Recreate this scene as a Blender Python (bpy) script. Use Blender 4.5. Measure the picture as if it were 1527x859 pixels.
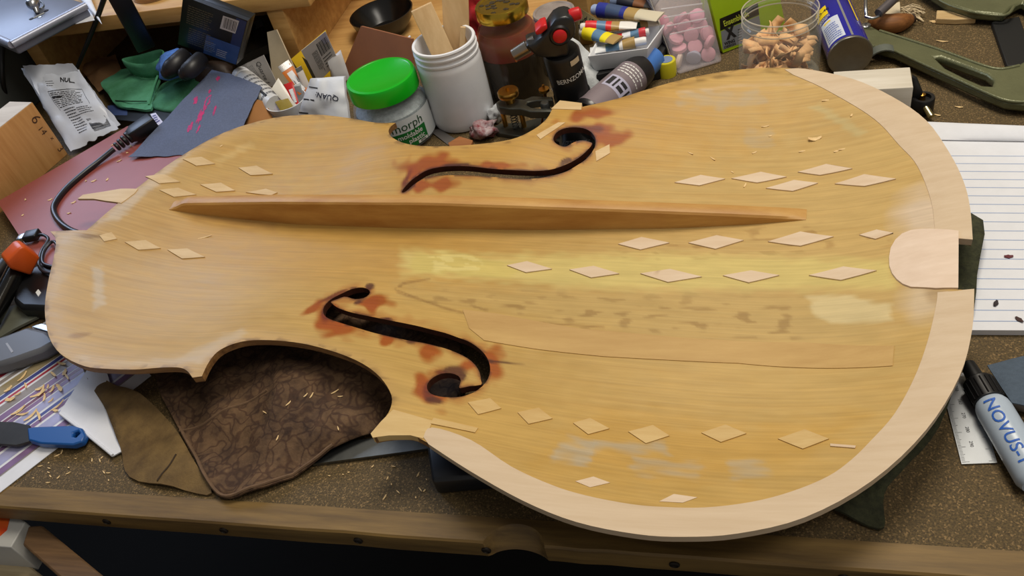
import bpy, bmesh, math, random
import numpy as np
from mathutils import Vector, Matrix, noise
from mathutils.geometry import delaunay_2d_cdt
for o in list(bpy.data.objects): bpy.data.objects.remove(o)
random.seed(7)
SC = bpy.context.scene; COL = SC.collection
# ------------------------------------------------------------------ camera (all lengths in cm, bench top z = 0, bench edge along x)
CAM = np.array([60.306, -48.741, 43.584])
CR = np.array([0.96201, 0.18420, -0.20149]); CU = np.array([0.01380, 0.70433, 0.70974]); CF = np.array([-0.27265, 0.68556, -0.67504])
FPX = 1239.33
cd = bpy.data.cameras.new('camera'); cam = bpy.data.objects.new('camera', cd); COL.objects.link(cam)
cd.sensor_width = 36; cd.lens = FPX/1527*36; cd.clip_start = .01; cd.clip_end = 50
m = Matrix(((CR[0],CU[0],-CF[0],CAM[0]*.01),(CR[1],CU[1],-CF[1],CAM[1]*.01),(CR[2],CU[2],-CF[2],CAM[2]*.01),(0,0,0,1)))
cam.matrix_world = m
SC.camera = cam
# ------------------------------------------------------------------ world, lamps, exposure
W = bpy.data.worlds.new('room_air'); SC.world = W; W.use_nodes = True
W.node_tree.nodes['Background'].inputs[0].default_value = (.9, .85, .8, 1)
W.node_tree.nodes['Background'].inputs[1].default_value = .24
def area(name, loc, target, size, power, col, sy=None):
    l = bpy.data.lights.new(name, 'AREA'); l.energy = power; l.color = col; l.size = size*.01
    if sy: l.shape = 'RECTANGLE'; l.size_y = sy*.01
    o = bpy.data.objects.new(name, l); COL.objects.link(o)
    o.location = Vector(loc)*.01
    o.rotation_euler = (Vector(target)-Vector(loc)).to_track_quat('-Z', 'Y').to_euler()
    return o
area('ceiling_lamp', (66, 30, 125), (54, 0, 0), 45, 12.0, (1.0, .91, .77))
area('added_fill_lamp', (125, -45, 160), (45, 15, 0), 50, 7.0, (1.0, .93, .82))  # unseen fill lamp, added to brighten the fronts of the back clutter
area('window_daylight', (-62, 66, 62), (5, 5, 0), 55, 7.5, (.58, .72, 1.0))
VS = SC.view_settings
VS.view_transform = 'Standard'; VS.look = 'None'; VS.gamma = 1; VS.use_curve_mapping = False
VS.exposure = 0.0
# ------------------------------------------------------------------ helpers
def A(px, py, z=0.0):                      # point of the plane z seen at a pixel of the photograph
    d = CF + CR*(px-763.5)/FPX - CU*(py-429.5)/FPX
    return CAM + d*((z-CAM[2])/d[2])
def PJ(P):
    d = np.asarray(P, float)-CAM; w = d@CF
    return np.stack([763.5+FPX*(d@CR)/w, 429.5-FPX*(d@CU)/w], -1)
def PT(c):
    return A(*c) if isinstance(c, tuple) else np.asarray(c, float)
def lin(c):
    return tuple(((v/255)/12.92 if v/255 <= .04045 else ((v/255+.055)/1.055)**2.4) for v in c[:3])
def tag(o, label, cat, group=None):
    o['label'] = label; o['category'] = cat
    if group: o['group'] = group
    return o
def TH(name, label, cat, loc, group=None):
    o = bpy.data.objects.new(name, None); COL.objects.link(o); o.empty_display_size = .01
    o.location = Vector([float(v)*.01 for v in loc]); tag(o, label, cat, group)
    return o
def mk(name, V, F, mat, par=None, smooth=False, label=None):
    V = np.asarray(V, float)*.01
    if par is not None:
        base = np.zeros(3); q = par
        while q is not None: base += np.array(q.location); q = q.parent
    else:
        base = np.array([V[:,0].mean(), V[:,1].mean(), V[:,2].min()])
    me = bpy.data.meshes.new(name); me.from_pydata((V-base).tolist(), [], [tuple(int(i) for i in f) for f in F]); me.update()
    if mat: me.materials.append(mat)
    if smooth:
        for p in me.polygons: p.use_smooth = True
    o = bpy.data.objects.new(name, me); COL.objects.link(o)
    if par is not None: o.parent = par
    else: o.location = base
    if label: o['label'] = label
    return o
def smooth_angle(o, ang=40):
    me = o.data
    bm = bmesh.new(); bm.from_mesh(me); bmesh.ops.recalc_face_normals(bm, faces=bm.faces)
    for f in bm.faces: f.smooth = True
    for e in bm.edges:
        if len(e.link_faces) == 2 and e.calc_face_angle(0) > math.radians(ang): e.smooth = False
    bm.to_mesh(me); bm.free()
    return o
def bevel(o, w=.1, seg=2):
    bm = bmesh.new(); bm.from_mesh(o.data)
    bmesh.ops.recalc_face_normals(bm, faces=bm.faces)
    es = [e for e in bm.edges if len(e.link_faces) == 2 and e.calc_face_angle(0) > .5]
    bmesh.ops.bevel(bm, geom=es, offset=w*.01, segments=seg, profile=.5, affect='EDGES', clamp_overlap=True)
    bm.to_mesh(o.data); bm.free()
    return smooth_angle(o, 50)
def nrm(v):
    v = np.asarray(v, float); return v/(np.linalg.norm(v)+1e-12)
# ---- materials
MATS = {}
def mat(name, rgb, rough=.5, metal=0., var=.0, sc=60., bump=0., bsc=None, alpha=1., rgb2=None, coat=0., spec=.5, stretch=None, ang=0., emit=0.):
    if name in MATS: return MATS[name]
    m = bpy.data.materials.new(name); m.use_nodes = True; nt = m.node_tree; b = nt.nodes['Principled BSDF']
    c = lin(rgb); b.inputs['Base Color'].default_value = (*c, 1); b.inputs['Roughness'].default_value = rough
    b.inputs['Metallic'].default_value = metal; b.inputs['Coat Weight'].default_value = coat
    b.inputs['Specular IOR Level'].default_value = spec
    tc = nt.nodes.new('ShaderNodeTexCoord'); mp = nt.nodes.new('ShaderNodeMapping')
    nt.links.new(tc.outputs['Object'], mp.inputs['Vector']); mp.inputs['Rotation'].default_value[2] = ang
    if stretch: mp.inputs['Scale'].default_value = stretch
    if var > 0 or rgb2:
        n = nt.nodes.new('ShaderNodeTexNoise'); n.inputs['Scale'].default_value = sc; n.inputs['Detail'].default_value = 5; n.inputs['Roughness'].default_value = .65
        nt.links.new(mp.outputs[0], n.inputs['Vector'])
        r = nt.nodes.new('ShaderNodeValToRGB'); r.color_ramp.elements[0].position = .32; r.color_ramp.elements[1].position = .68
        c1 = lin(rgb2) if rgb2 else tuple(v*(1-var) for v in c); c2 = c if rgb2 else tuple(min(1, v*(1+var)) for v in c)
        r.color_ramp.elements[0].color = (*c1, 1); r.color_ramp.elements[1].color = (*c2, 1)
        nt.links.new(n.outputs['Fac'], r.inputs[0]); nt.links.new(r.outputs[0], b.inputs['Base Color'])
    if bump > 0:
        n2 = nt.nodes.new('ShaderNodeTexNoise'); n2.inputs['Scale'].default_value = bsc or sc*3; n2.inputs['Detail'].default_value = 4
        nt.links.new(mp.outputs[0], n2.inputs['Vector'])
        bp = nt.nodes.new('ShaderNodeBump'); bp.inputs['Strength'].default_value = bump; bp.inputs['Distance'].default_value = .001
        nt.links.new(n2.outputs['Fac'], bp.inputs['Height']); nt.links.new(bp.outputs[0], b.inputs['Normal'])
    if alpha < 1:
        b.inputs['Alpha'].default_value = alpha
    if emit: b.inputs['Emission Strength'].default_value = emit; b.inputs['Emission Color'].default_value = (*c, 1)
    MATS[name] = m
    return m
def wood(name, light, dark, ang=0., fine=1., rough=.6, axis='x', bump=.15):
    st = {'x': (6, 130*fine, 130*fine), 'y': (130*fine, 6, 130*fine), 'z': (130*fine, 130*fine, 6)}[axis]
    return mat(name, light, rough=rough, rgb2=dark, sc=1.6, stretch=st, ang=ang, bump=bump, bsc=2.5)
# ---- shapes
def boxv(o, a, b, c):
    o, a, b, c = [np.asarray(v, float) for v in (o, a, b, c)]
    V = [o, o+a, o+a+b, o+b, o+c, o+a+c, o+a+b+c, o+b+c]
    return V, [(0,3,2,1), (4,5,6,7), (0,1,5,4), (1,2,6,5), (2,3,7,6), (3,0,4,7)]
def box3(name, o, a, b, c, mat_, par=None, bv=.08, label=None):
    V, F = boxv(o, a, b, c); ob = mk(name, V, F, mat_, par, label=label)
    return bevel(ob, bv) if bv else ob
def abox(name, x0, x1, y0, y1, z0, z1, mat_, par=None, bv=.08, label=None):
    return box3(name, (x0, y0, z0), (x1-x0, 0, 0), (0, y1-y0, 0), (0, 0, z1-z0), mat_, par, bv, label)
def frame(d):
    d = nrm(d); a = np.array([0, 0, 1.]) if abs(d[2]) < .9 else np.array([1., 0, 0])
    x = nrm(np.cross(a, d)); return x, np.cross(d, x), d
def lathe(name, base, prof, mat_, par=None, n=40, axis=(0, 0, 1), cap=True, label=None, ang=40):
    x, y, d = frame(axis); base = np.asarray(base, float)
    V = []; F = []
    for (r, h) in prof:
        for k in range(n):
            t = 2*math.pi*k/n; V.append(base+d*h+(x*math.cos(t)+y*math.sin(t))*r)
    for i in range(len(prof)-1):
        for k in range(n):
            k2 = (k+1) % n; F.append((i*n+k, i*n+k2, (i+1)*n+k2, (i+1)*n+k))
    if cap:
        if prof[0][0] > 1e-4: F.append(tuple(range(n))[::-1])
        if prof[-1][0] > 1e-4: F.append(tuple((len(prof)-1)*n+k for k in range(n)))
    return smooth_angle(mk(name, V, F, mat_, par, label=label), ang)
def spline(pts, sub=6, closed=False):
    P = [np.asarray(p, float) for p in pts]; n = len(P); out = []
    rng = range(n) if closed else range(n-1)
    for i in rng:
        if closed: p0, p1, p2, p3 = P[i-1], P[i], P[(i+1) % n], P[(i+2) % n]
        else: p0, p1, p2, p3 = P[max(i-1, 0)], P[i], P[i+1], P[min(i+2, n-1)]
        for k in range(sub):
            t = k/sub
            out.append(.5*((2*p1)+(p2-p0)*t+(2*p0-5*p1+4*p2-p3)*t*t+(3*p1-p0-3*p2+p3)*t**3))
    if not closed: out.append(P[-1])
    return out
def tube(name, pts, r, mat_, par=None, n=10, smoothpts=True, label=None, sub=6):
    P = spline(pts, sub) if smoothpts and len(pts) > 2 else [np.asarray(p, float) for p in pts]
    R = r if isinstance(r, (list, tuple)) else [r]*len(P)
    if len(R) != len(P): R = list(np.interp(np.linspace(0, 1, len(P)), np.linspace(0, 1, len(R)), R))
    V = []; F = []; x = None
    for i, p in enumerate(P):
        d = nrm(P[min(i+1, len(P)-1)]-P[max(i-1, 0)])
        if x is None: x, y, _ = frame(d)
        else: x = nrm(x-d*(x@d)); y = np.cross(d, x)
        for k in range(n):
            t = 2*math.pi*k/n; V.append(p+(x*math.cos(t)+y*math.sin(t))*R[i])
    for i in range(len(P)-1):
        for k in range(n):
            k2 = (k+1) % n; F.append((i*n+k, i*n+k2, (i+1)*n+k2, (i+1)*n+k))
    F.append(tuple(range(n))[::-1]); F.append(tuple((len(P)-1)*n+k for k in range(n)))
    return smooth_angle(mk(name, V, F, mat_, par, label=label), 50)
def inside(pts, loop):
    x, y = pts[:, 0], pts[:, 1]; L = np.asarray(loop); r = np.zeros(len(pts), bool); j = len(L)-1
    for i in range(len(L)):
        xi, yi = L[i]; xj, yj = L[j]
        c = ((yi > y) != (yj > y)) & (x < (xj-xi)*(y-yi)/(yj-yi+1e-15)+xi); r ^= c; j = i
    return r
def segdist(pts, loop):
    L = np.asarray(loop); d = np.full(len(pts), 1e9)
    for i in range(len(L)):
        a = L[i-1]; b = L[i]; ab = b-a; t = np.clip(((pts-a)@ab)/(ab@ab+1e-15), 0, 1)
        d = np.minimum(d, np.hypot(*(pts-a-t[:, None]*ab).T))
    return d
def trimesh(loops, g):
    loops = [np.asarray(l, float)[:, :2] for l in loops]
    lo = loops[0].min(0); hi = loops[0].max(0)
    xs = np.arange(lo[0]+g*.37, hi[0], g); ys = np.arange(lo[1]+g*.41, hi[1], g)
    gp = np.stack(np.meshgrid(xs, ys), -1).reshape(-1, 2) if len(xs) and len(ys) else np.zeros((0, 2))
    if len(gp):
        k = inside(gp, loops[0])
        for h in loops[1:]: k &= ~inside(gp, h)
        gp = gp[k]
        for h in loops:
            if len(gp): gp = gp[segdist(gp, h) > g*.45]
    vs = []; es = []
    for h in loops:
        b = len(vs); n = len(h); vs += [Vector(p) for p in h]; es += [(b+i, b+(i+1) % n) for i in range(n)]
    vs += [Vector(p) for p in gp]
    v, e, f, *_ = delaunay_2d_cdt(vs, es, [], 0, 1e-7)
    P = np.array([(q[0], q[1]) for q in v]); T = np.array([t for t in f if len(t) == 3])
    c = P[T].mean(1); k = inside(c, loops[0])
    for h in loops[1:]: k &= ~inside(c, h)
    return P, T[k]
def subdiv(P, T):
    ed = {}; P = list(map(tuple, P)); out = []
    def mid(a, b):
        k = (a, b) if a < b else (b, a)
        if k not in ed: ed[k] = len(P); P.append(((P[a][0]+P[b][0])/2, (P[a][1]+P[b][1])/2))
        return ed[k]
    for a, b, c in T:
        ab, bc, ca = mid(a, b), mid(b, c), mid(c, a)
        out += [(a, ab, ca), (ab, b, bc), (ca, bc, c), (ab, bc, ca)]
    return np.array(P), np.array(out)
def solid(name, P, T, top, bot, mat_, par=None, smooth=True, label=None, ang=45):
    n = len(P); zt = top(P); zb = bot(P)
    V = np.vstack([np.c_[P, zt], np.c_[P, zb]])
    a, b, c = P[T[:, 0]], P[T[:, 1]], P[T[:, 2]]
    fl = ((b-a)[:, 0]*(c-a)[:, 1]-(b-a)[:, 1]*(c-a)[:, 0]) < 0
    T = T.copy(); T[fl] = T[fl][:, ::-1]
    cnt = {}
    for t in T:
        for i in range(3): cnt[(t[i], t[(i+1) % 3])] = 1
    S = [(i, j) for (i, j) in cnt if (j, i) not in cnt]
    F = [tuple(t) for t in T]+[(t[2]+n, t[1]+n, t[0]+n) for t in T]+[(j, i, i+n, j+n) for i, j in S]
    o = mk(name, V, F, mat_, par, label=label)
    return smooth_angle(o, ang) if smooth else o
def const(z): return lambda P: np.full(len(P), float(z))
def slab(name, pxpoly, z, th, mat_, par=None, holes=(), bv=0., label=None, g=50., rnd=0):
    """a flat prism whose top outline is seen at pxpoly on the plane z"""
    L = [[A(x, y, z)[:2] for x, y in p] for p in [pxpoly]+list(holes)]
    if rnd: L = [np.array(spline(l, rnd, True)) for l in L]
    P, T = trimesh(L, g); o = solid(name, P, T, const(z), const(z-th), mat_, par, label=label)
    return bevel(o, bv) if bv else o
def cloth(name, pxpoly, zf, mat_, par=None, th=.15, g=.5, z0=0., label=None, rnd=4):
    L = [A(x, y, z0)[:2] for x, y in pxpoly]
    if rnd: L = np.array(spline(L, rnd, True))
    P, T = trimesh([L], g); z = zf(P)
    return solid(name, P, T, lambda q: z, lambda q: z-th, mat_, par, label=label, ang=80)
def sheet(name, c4, mat_, par=None, th=.05, n=(10, 10), bulge=0., wr=0., seed=0, wf=.35, label=None, curl=None, rough_edge=0.):
    c = [PT(q) for q in c4]; nn = nrm(np.cross(c[1]-c[0], c[3]-c[0]))
    if nn@(CAM-c[0]) < 0: nn = -nn
    def S(u, v, off=0.):
        p = (c[0]*(1-u)+c[1]*u)*(1-v)+(c[3]*(1-u)+c[2]*u)*v
        h = bulge*(max(0, 16*u*(1-u)*v*(1-v))**.6 if bulge else 0)
        if wr: h += wr*noise.noise(Vector(p*wf)+Vector((seed*7.1, 0, 0)))+.4*wr*noise.noise(Vector(p*wf*2.7)+Vector((0, seed*3.3, 0)))
        if curl: h += curl(u, v)
        return p+nn*(h+off)
    nx, ny = n; V = []; F = []
    for s, off in ((0, 0.), (1, -th)):
        for j in range(ny+1):
            for i in range(nx+1):
                u, v = i/nx, j/ny
                if rough_edge:
                    e = rough_edge*noise.noise(Vector((u*9+seed, v*9, 0)))
                    if j == 0 or j == ny: v += e
                    if i == 0 or i == nx: u += e
                V.append(S(u, v, off))
    N = (nx+1)*(ny+1); ix = lambda s, i, j: s*N+j*(nx+1)+i
    for j in range(ny):
        for i in range(nx):
            F.append((ix(0, i, j), ix(0, i, j+1), ix(0, i+1, j+1), ix(0, i+1, j)))
            F.append((ix(1, i, j), ix(1, i+1, j), ix(1, i+1, j+1), ix(1, i, j+1)))
    for i in range(nx):
        F.append((ix(0, i, 0), ix(0, i+1, 0), ix(1, i+1, 0), ix(1, i, 0))); F.append((ix(0, i, ny), ix(1, i, ny), ix(1, i+1, ny), ix(0, i+1, ny)))
    for j in range(ny):
        F.append((ix(0, 0, j), ix(1, 0, j), ix(1, 0, j+1), ix(0, 0, j+1))); F.append((ix(0, nx, j), ix(0, nx, j+1), ix(1, nx, j+1), ix(1, nx, j)))
    o = smooth_angle(mk(name, V, F, mat_, par, label=label), 55)
    S.Lu = np.linalg.norm(c[1]-c[0]+c[2]-c[3])/2; S.Lv = np.linalg.norm(c[3]-c[0]+c[2]-c[1])/2
    return o, S
def bars(name, S, rects, mat_, par, off=.02, sub=3):
    V = []; F = []
    for (u0, v0, u1, v1) in rects:
        b = len(V)
        for j in range(sub+1):
            for i in range(sub+1): V.append(S(u0+(u1-u0)*i/sub, v0+(v1-v0)*j/sub, off))
        for j in range(sub):
            for i in range(sub):
                q = b+j*(sub+1)+i; F.append((q, q+sub+1, q+sub+2, q+1))
    return mk(name, V, F, mat_, par)
def barcode(S, u0, v0, u1, v1, mat_, par, vert=True, n=16, name='barcode'):
    R = []; rnd = random.Random(int(u0*1000+v0*77)); t = 0.
    while t < 1:
        w = rnd.choice((.018, .03, .045)); g = rnd.choice((.02, .03))
        a = min(1, t+w)
        R.append((u0+(u1-u0)*t, v0, u0+(u1-u0)*a, v1) if vert else (u0, v0+(v1-v0)*t, u1, v0+(v1-v0)*a)); t = a+g
    return bars(name, S, R, mat_, par, .03, 1)
def lines(S, u0, v0, u1, v1, n, mat_, par, fill=.45, vert=False, rag=.3, name='print', seed=1):
    rnd = random.Random(seed); R = []
    for i in range(n):
        if not vert:
            a = v0+(v1-v0)*(i+.2)/n; e = u1-(u1-u0)*rag*rnd.random(); u = u0
            while u < e:
                w = (u1-u0)*(.06+.1*rnd.random()); R.append((u, a, min(e, u+w), a+(v1-v0)/n*fill)); u += w+(u1-u0)*.025
        else:
            a = u0+(u1-u0)*(i+.2)/n; e = v1-(v1-v0)*rag*rnd.random(); v = v0
            while v < e:
                w = (v1-v0)*(.06+.1*rnd.random()); R.append((a, v, a+(u1-u0)/n*fill, min(e, v+w))); v += w+(v1-v0)*.025
    return bars(name, S, R, mat_, par, .03, 1)
def text2d(s, bold=0.):
    c = bpy.data.curves.new('t', 'FONT'); c.body = s; c.align_x = 'CENTER'; c.align_y = 'CENTER'; c.size = 1; c.offset = bold; c.resolution_u = 3
    o = bpy.data.objects.new('t', c); me = bpy.data.meshes.new_from_object(o)
    V = np.array([v.co[:2] for v in me.vertices]).reshape(-1, 2); F = [tuple(p.vertices) for p in me.polygons]
    bm = bmesh.new(); bm.from_mesh(me); bmesh.ops.triangulate(bm, faces=bm.faces)
    for _ in range(2):
        es = [e for e in bm.edges if e.calc_length() > .22]
        if es: bmesh.ops.subdivide_edges(bm, edges=es, cuts=1); bmesh.ops.triangulate(bm, faces=bm.faces)
    bm.verts.index_update(); V = np.array([v.co[:2] for v in bm.verts]).reshape(-1, 2); F = [tuple(v.index for v in f.verts) for f in bm.faces]; bm.free()
    bpy.data.objects.remove(o); bpy.data.curves.remove(c); bpy.data.meshes.remove(me)
    return V, F
def txt(S, s, uv, h, mat_, par, rot=0., off=.035, name='lettering', bold=.01, sx=1., Lu=None, Lv=None):
    V, F = text2d(s, bold); V = V*h*1.35; V[:, 0] *= sx
    c, q = math.cos(rot), math.sin(rot); X = V[:, 0]*c-V[:, 1]*q; Y = V[:, 0]*q+V[:, 1]*c
    return mk(name, [S(uv[0]+a/S.Lu, uv[1]-b/S.Lv, off) for a, b in zip(X, Y)], F, mat_, par)
def cyl_S(base, axis, r, a0, a1, h0, h1, up=None):
    """surface of a cylinder: u runs a0..a1 (degrees, 0 = towards the camera, positive to its right), v runs h1 (top) to h0"""
    d = nrm(axis); base = np.asarray(base, float); w = CAM-base; w = nrm(w-d*(w@d)); s = np.cross(d, w)
    def S(u, v, off=0.):
        t = math.radians(a0+(a1-a0)*u); return base+d*(h1+(h0-h1)*v)+(w*math.cos(t)+s*math.sin(t))*(r+off)
    S.Lu = abs(math.radians(a1-a0)*r); S.Lv = abs(h1-h0)
    return S
def patchS(name, S, mat_, par, off=.015, n=(14, 3), uv=(0, 0, 1, 1), label=None):
    nx, ny = n; u0, v0, u1, v1 = uv
    V = [S(u0+(u1-u0)*i/nx, v0+(v1-v0)*j/ny, off) for j in range(ny+1) for i in range(nx+1)]
    F = [(j*(nx+1)+i, (j+1)*(nx+1)+i, (j+1)*(nx+1)+i+1, j*(nx+1)+i+1) for j in range(ny) for i in range(nx)]
    return mk(name, V, F, mat_, par, smooth=True, label=label)
def blob(name, c, rad, mat_, par=None, amp=.3, f=1.2, seed=0, seg=3, label=None):
    bm = bmesh.new(); bmesh.ops.create_icosphere(bm, subdivisions=seg, radius=1)
    c = np.asarray(c, float); rad = np.asarray(rad, float)*np.ones(3); V = []
    for v in bm.verts:
        p = np.array(v.co); k = 1+amp*noise.noise(Vector(p*f)+Vector((seed*5.3, seed, 0)))+amp*.5*noise.noise(Vector(p*f*3)+Vector((seed, 2, 0)))
        V.append(c+p*rad*k)
    F = [tuple(x.index for x in f_.verts) for f_ in bm.faces]; bm.free()
    return mk(name, V, F, mat_, par, smooth=True, label=label)
def vplane(anchor, yaw=0.):
    """vertical plane through anchor facing the camera: pixel -> point on it, and its horizontal normal"""
    n = CAM-np.asarray(anchor, float); n[2] = 0; n = nrm(n)
    c, s = math.cos(yaw), math.sin(yaw); n = np.array([c*n[0]-s*n[1], s*n[0]+c*n[1], 0])
    def f(px, py):
        d = CF+CR*(px-763.5)/FPX-CU*(py-429.5)/FPX; return CAM+d*(((np.asarray(anchor)-CAM)@n)/(d@n))
    return f, n
def cutout(name, pxpoly, anchor, th, mat_, par=None, bv=.15, rnd=0, yaw=0., label=None):
    f, n = vplane(anchor, yaw); P = [f(*p) for p in pxpoly]
    if rnd: P = spline(P, rnd, True)
    N = len(P); V = [p+n*th/2 for p in P]+[p-n*th/2 for p in P]
    F = [tuple(range(N)), tuple(range(2*N-1, N-1, -1))]+[(i, i+N, (i+1) % N+N, (i+1) % N) for i in range(N)]
    o = mk(name, V, F, mat_, par, label=label)
    return bevel(o, bv, 2) if bv else smooth_angle(o)
BLACK = mat('black_plastic', (16, 16, 18), .42)
INK = mat('black_ink', (28, 26, 28), .7)
WINK = mat('white_ink', (225, 225, 222), .6)
GINK = mat('grey_ink', (120, 120, 122), .6)
STEEL = mat('steel', (185, 188, 192), .28, 1.)
DSTEEL = mat('dull_steel', (120, 122, 120), .45, 1., var=.15)
BRASS = mat('brass', (200, 150, 70), .28, 1., var=.12, sc=90)
WPLAST = mat('white_plastic', (226, 228, 232), .42, var=.03)
PAPER = mat('white_paper', (222, 224, 230), .75, var=.03)
CREAM = mat('cream_card', (205, 190, 160), .75, var=.06)
# ================================================================== the setting
flo = abox('floor', -160, 240, -160, 120, -92, -88, mat('dark_floor', (10, 9, 8), .9, var=.2, sc=8), None, 0); flo['kind'] = 'structure'
wb = abox('wall_back', -160, 240, 78, 82, -88, 170, mat('wall_paint', (150, 140, 122), .85, var=.05), None, 0); wb['kind'] = 'structure'
WALLG = mat('grey_wall', (74, 78, 76), .7, var=.08, sc=10)
wl = abox('wall_left', -124, -120, -160, 78, -88, 170, WALLG, None, 0); wl['kind'] = 'structure'
cab = TH('grey_cabinet', 'low dark grey metal cabinet beside the pine cubby', 'cabinet', (-36, 30, 0))
abox('cabinet_body', -46, -28.2, 20, 52, 0, 7.6, WALLG, cab, .2); abox('cabinet_lid', -46.2, -28, 19.8, 52.2, 7.6, 8.4, WALLG, cab, .15)
# ---- workbench
PB = mat('particle_board', (106, 86, 48), .75, rgb2=(46, 35, 17), sc=850, bump=.3, bsc=1400)
nt = PB.node_tree; b = nt.nodes['Principled BSDF']; src = b.inputs['Base Color'].links[0].from_socket
vo = nt.nodes.new('ShaderNodeTexVoronoi'); vo.inputs['Scale'].default_value = 1100; vo.inputs['Randomness'].default_value = 1
tcn = [n for n in nt.nodes if n.type == 'TEX_COORD'][0]; nt.links.new(tcn.outputs['Object'], vo.inputs['Vector'])
sp_ = nt.nodes.new('ShaderNodeSeparateColor'); nt.links.new(vo.outputs['Color'], sp_.inputs[0])
rp = nt.nodes.new('ShaderNodeValToRGB'); rp.color_ramp.elements[0].position = .8; rp.color_ramp.elements[1].position = 1.0; nt.links.new(sp_.outputs[0], rp.inputs[0])
mx = nt.nodes.new('ShaderNodeMixRGB'); mx.inputs[2].default_value = (*lin((136, 110, 70)), 1); nt.links.new(rp.outputs[0], mx.inputs[0]); nt.links.new(src, mx.inputs[1]); nt.links.new(mx.outputs[0], b.inputs['Base Color'])
PINE = wood('pine_rail', (132, 104, 54), (90, 68, 32), fine=.6)
PINEL = wood('pine_shelf', (206, 164, 100), (176, 130, 70), fine=.45)
bench = TH('workbench', 'particle board workbench with a pine rail along its front edge', 'workbench', (30, -25, -88))
abox('bench_top', -48, 125, -24.25, 66, -2.2, 0, PB, bench, 0)
def rail():
    xs = sorted(set(list(np.arange(-48, 125.1, 3.))+list(np.arange(43, 53, .25)))); V = []; F = []
    xc = A(772, 785)[0]
    for x in xs:
        t = max(0, 1-((x-xc)/1.75)**2)**.5
        e = .06*noise.noise(Vector((x*.6, 0, 0)))
        yf = -25.95+e
        V += [(x, -24.25, -1.75), (x, -24.25, .02), (x, yf+.12+1.25*t, .02), (x, yf+1.15*t, -.12-.1*t), (x, yf+.35*t, -1.6+.45*t*t), (x, yf+.1+.4*t, -1.75+.5*t*t)]
    for i in range(len(xs)-1):
        for k in range(6):
            a = i*6+k; b = i*6+(k+1) % 6; F.append((a, b, b+6, a+6))
    F += [(5, 4, 3, 2, 1, 0), tuple(len(V)-6+k for k in range(6))]
    return smooth_angle(mk('front_rail', V, F, PINE, bench), 35)
rail()
for q in ((158, 776), (330, 786), (528, 796), (718, 804), (1003, 822), (1261, 836)):
    b = A(q[0], q[1], -.85); d = CAM-b; p = b+d*((-25.95-b[1])/d[1])
    lathe('screw', (p[0], -25.97, -.85), [(.3, -.05), (.3, .06), (.22, .1), (.2, .02), (0, .02)], mat('old_screw', (34, 26, 18), .6, .4), bench, 14, axis=(0, -1, 0))
abox('bench_leg', -46, -37, -22, -13, -88, -2.2, PINE, bench, .3); abox('bench_leg', 112, 121, -22, -13, -88, -2.2, PINE, bench, .3)
abox('bench_leg', -46, -37, 54, 63, -88, -2.2, PINE, bench, .3); abox('bench_leg', 112, 121, 54, 63, -88, -2.2, PINE, bench, .3)
# ---- storage cubby at the back
cub = TH('storage_cubby', 'open pine storage cubby with a shelf board on uprights at the back', 'shelf', (10, 40, 0))
abox('shelf_board', -27, 14, 32.6, 50, 7.9, 9.7, PINEL, cub, .1); abox('bin_floor', 10.3, 42.6, 33, 49.6, 0, .5, PINEL, cub, .05)
for x0 in (-26.6, 8.2, 42.6): abox('divider', x0, x0+2.1, 32.8, 49.6, 0, 7.9, PINEL, cub, .08)
abox('back_panel', -26.8, 45.8, 49.6, 50.2, 0, 7.9, PINEL, cub, 0)
SH = 9.7
# ================================================================== the instrument plate
HR, DEP, TK = 4.5, 2.7, .55
AX = -0.0955                                  # direction of the plate's long axis on the bench
OUT = [(75,345,1),(83,357),(80,380),(71,420),(66,460),(72,500),(90,527),(125,545),(160,549),(200,550),(240,547),(265,547),(278,552),(287,563,1),(301,561,1),(312,538),(328,520),(360,508),(400,506),(450,511),(500,524),(540,541),(567,562),(583,588),(581,610),(568,630),(553,648,1),(558,653,1),(580,649),(612,648),(640,661),(700,700),(780,745),(860,777),(950,795),(1020,799),(1100,794),(1200,770),(1300,715),(1380,640),(1430,560),(1449,490),(1452,432,1),(1428,430,1),(1428,350,1),(1450,357,1),(1446,310),(1436,270),(1415,228),(1380,180),(1330,145),(1270,118),(1200,103),(1140,100),(1070,107),(1000,122),(920,146),(868,158,1),(866,154,1),(836,151,1),(823,163,1),(815,176),(795,192),(760,207),(700,215),(640,217),(605,213),(585,204),(579,195),(583,188),(590,183,1),(560,182),(520,175),(470,170),(420,173),(370,184),(320,203),(260,238),(200,282),(128,342,1)]
def loop_px(L, z):
    n = len(L); st = [i for i, q in enumerate(L) if len(q) > 2]; out = []
    L2 = L[st[0]:]+L[:st[0]]; L2 = L2+[L2[0]]; seg = []
    for q in L2:
        seg.append(A(q[0], q[1], z)[:2])
        if len(q) > 2 and len(seg) > 1:
            out += spline(seg, 4)[:-1]; seg = [seg[-1]]
    return np.array(out)
OL = loop_px(OUT, HR)
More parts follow.
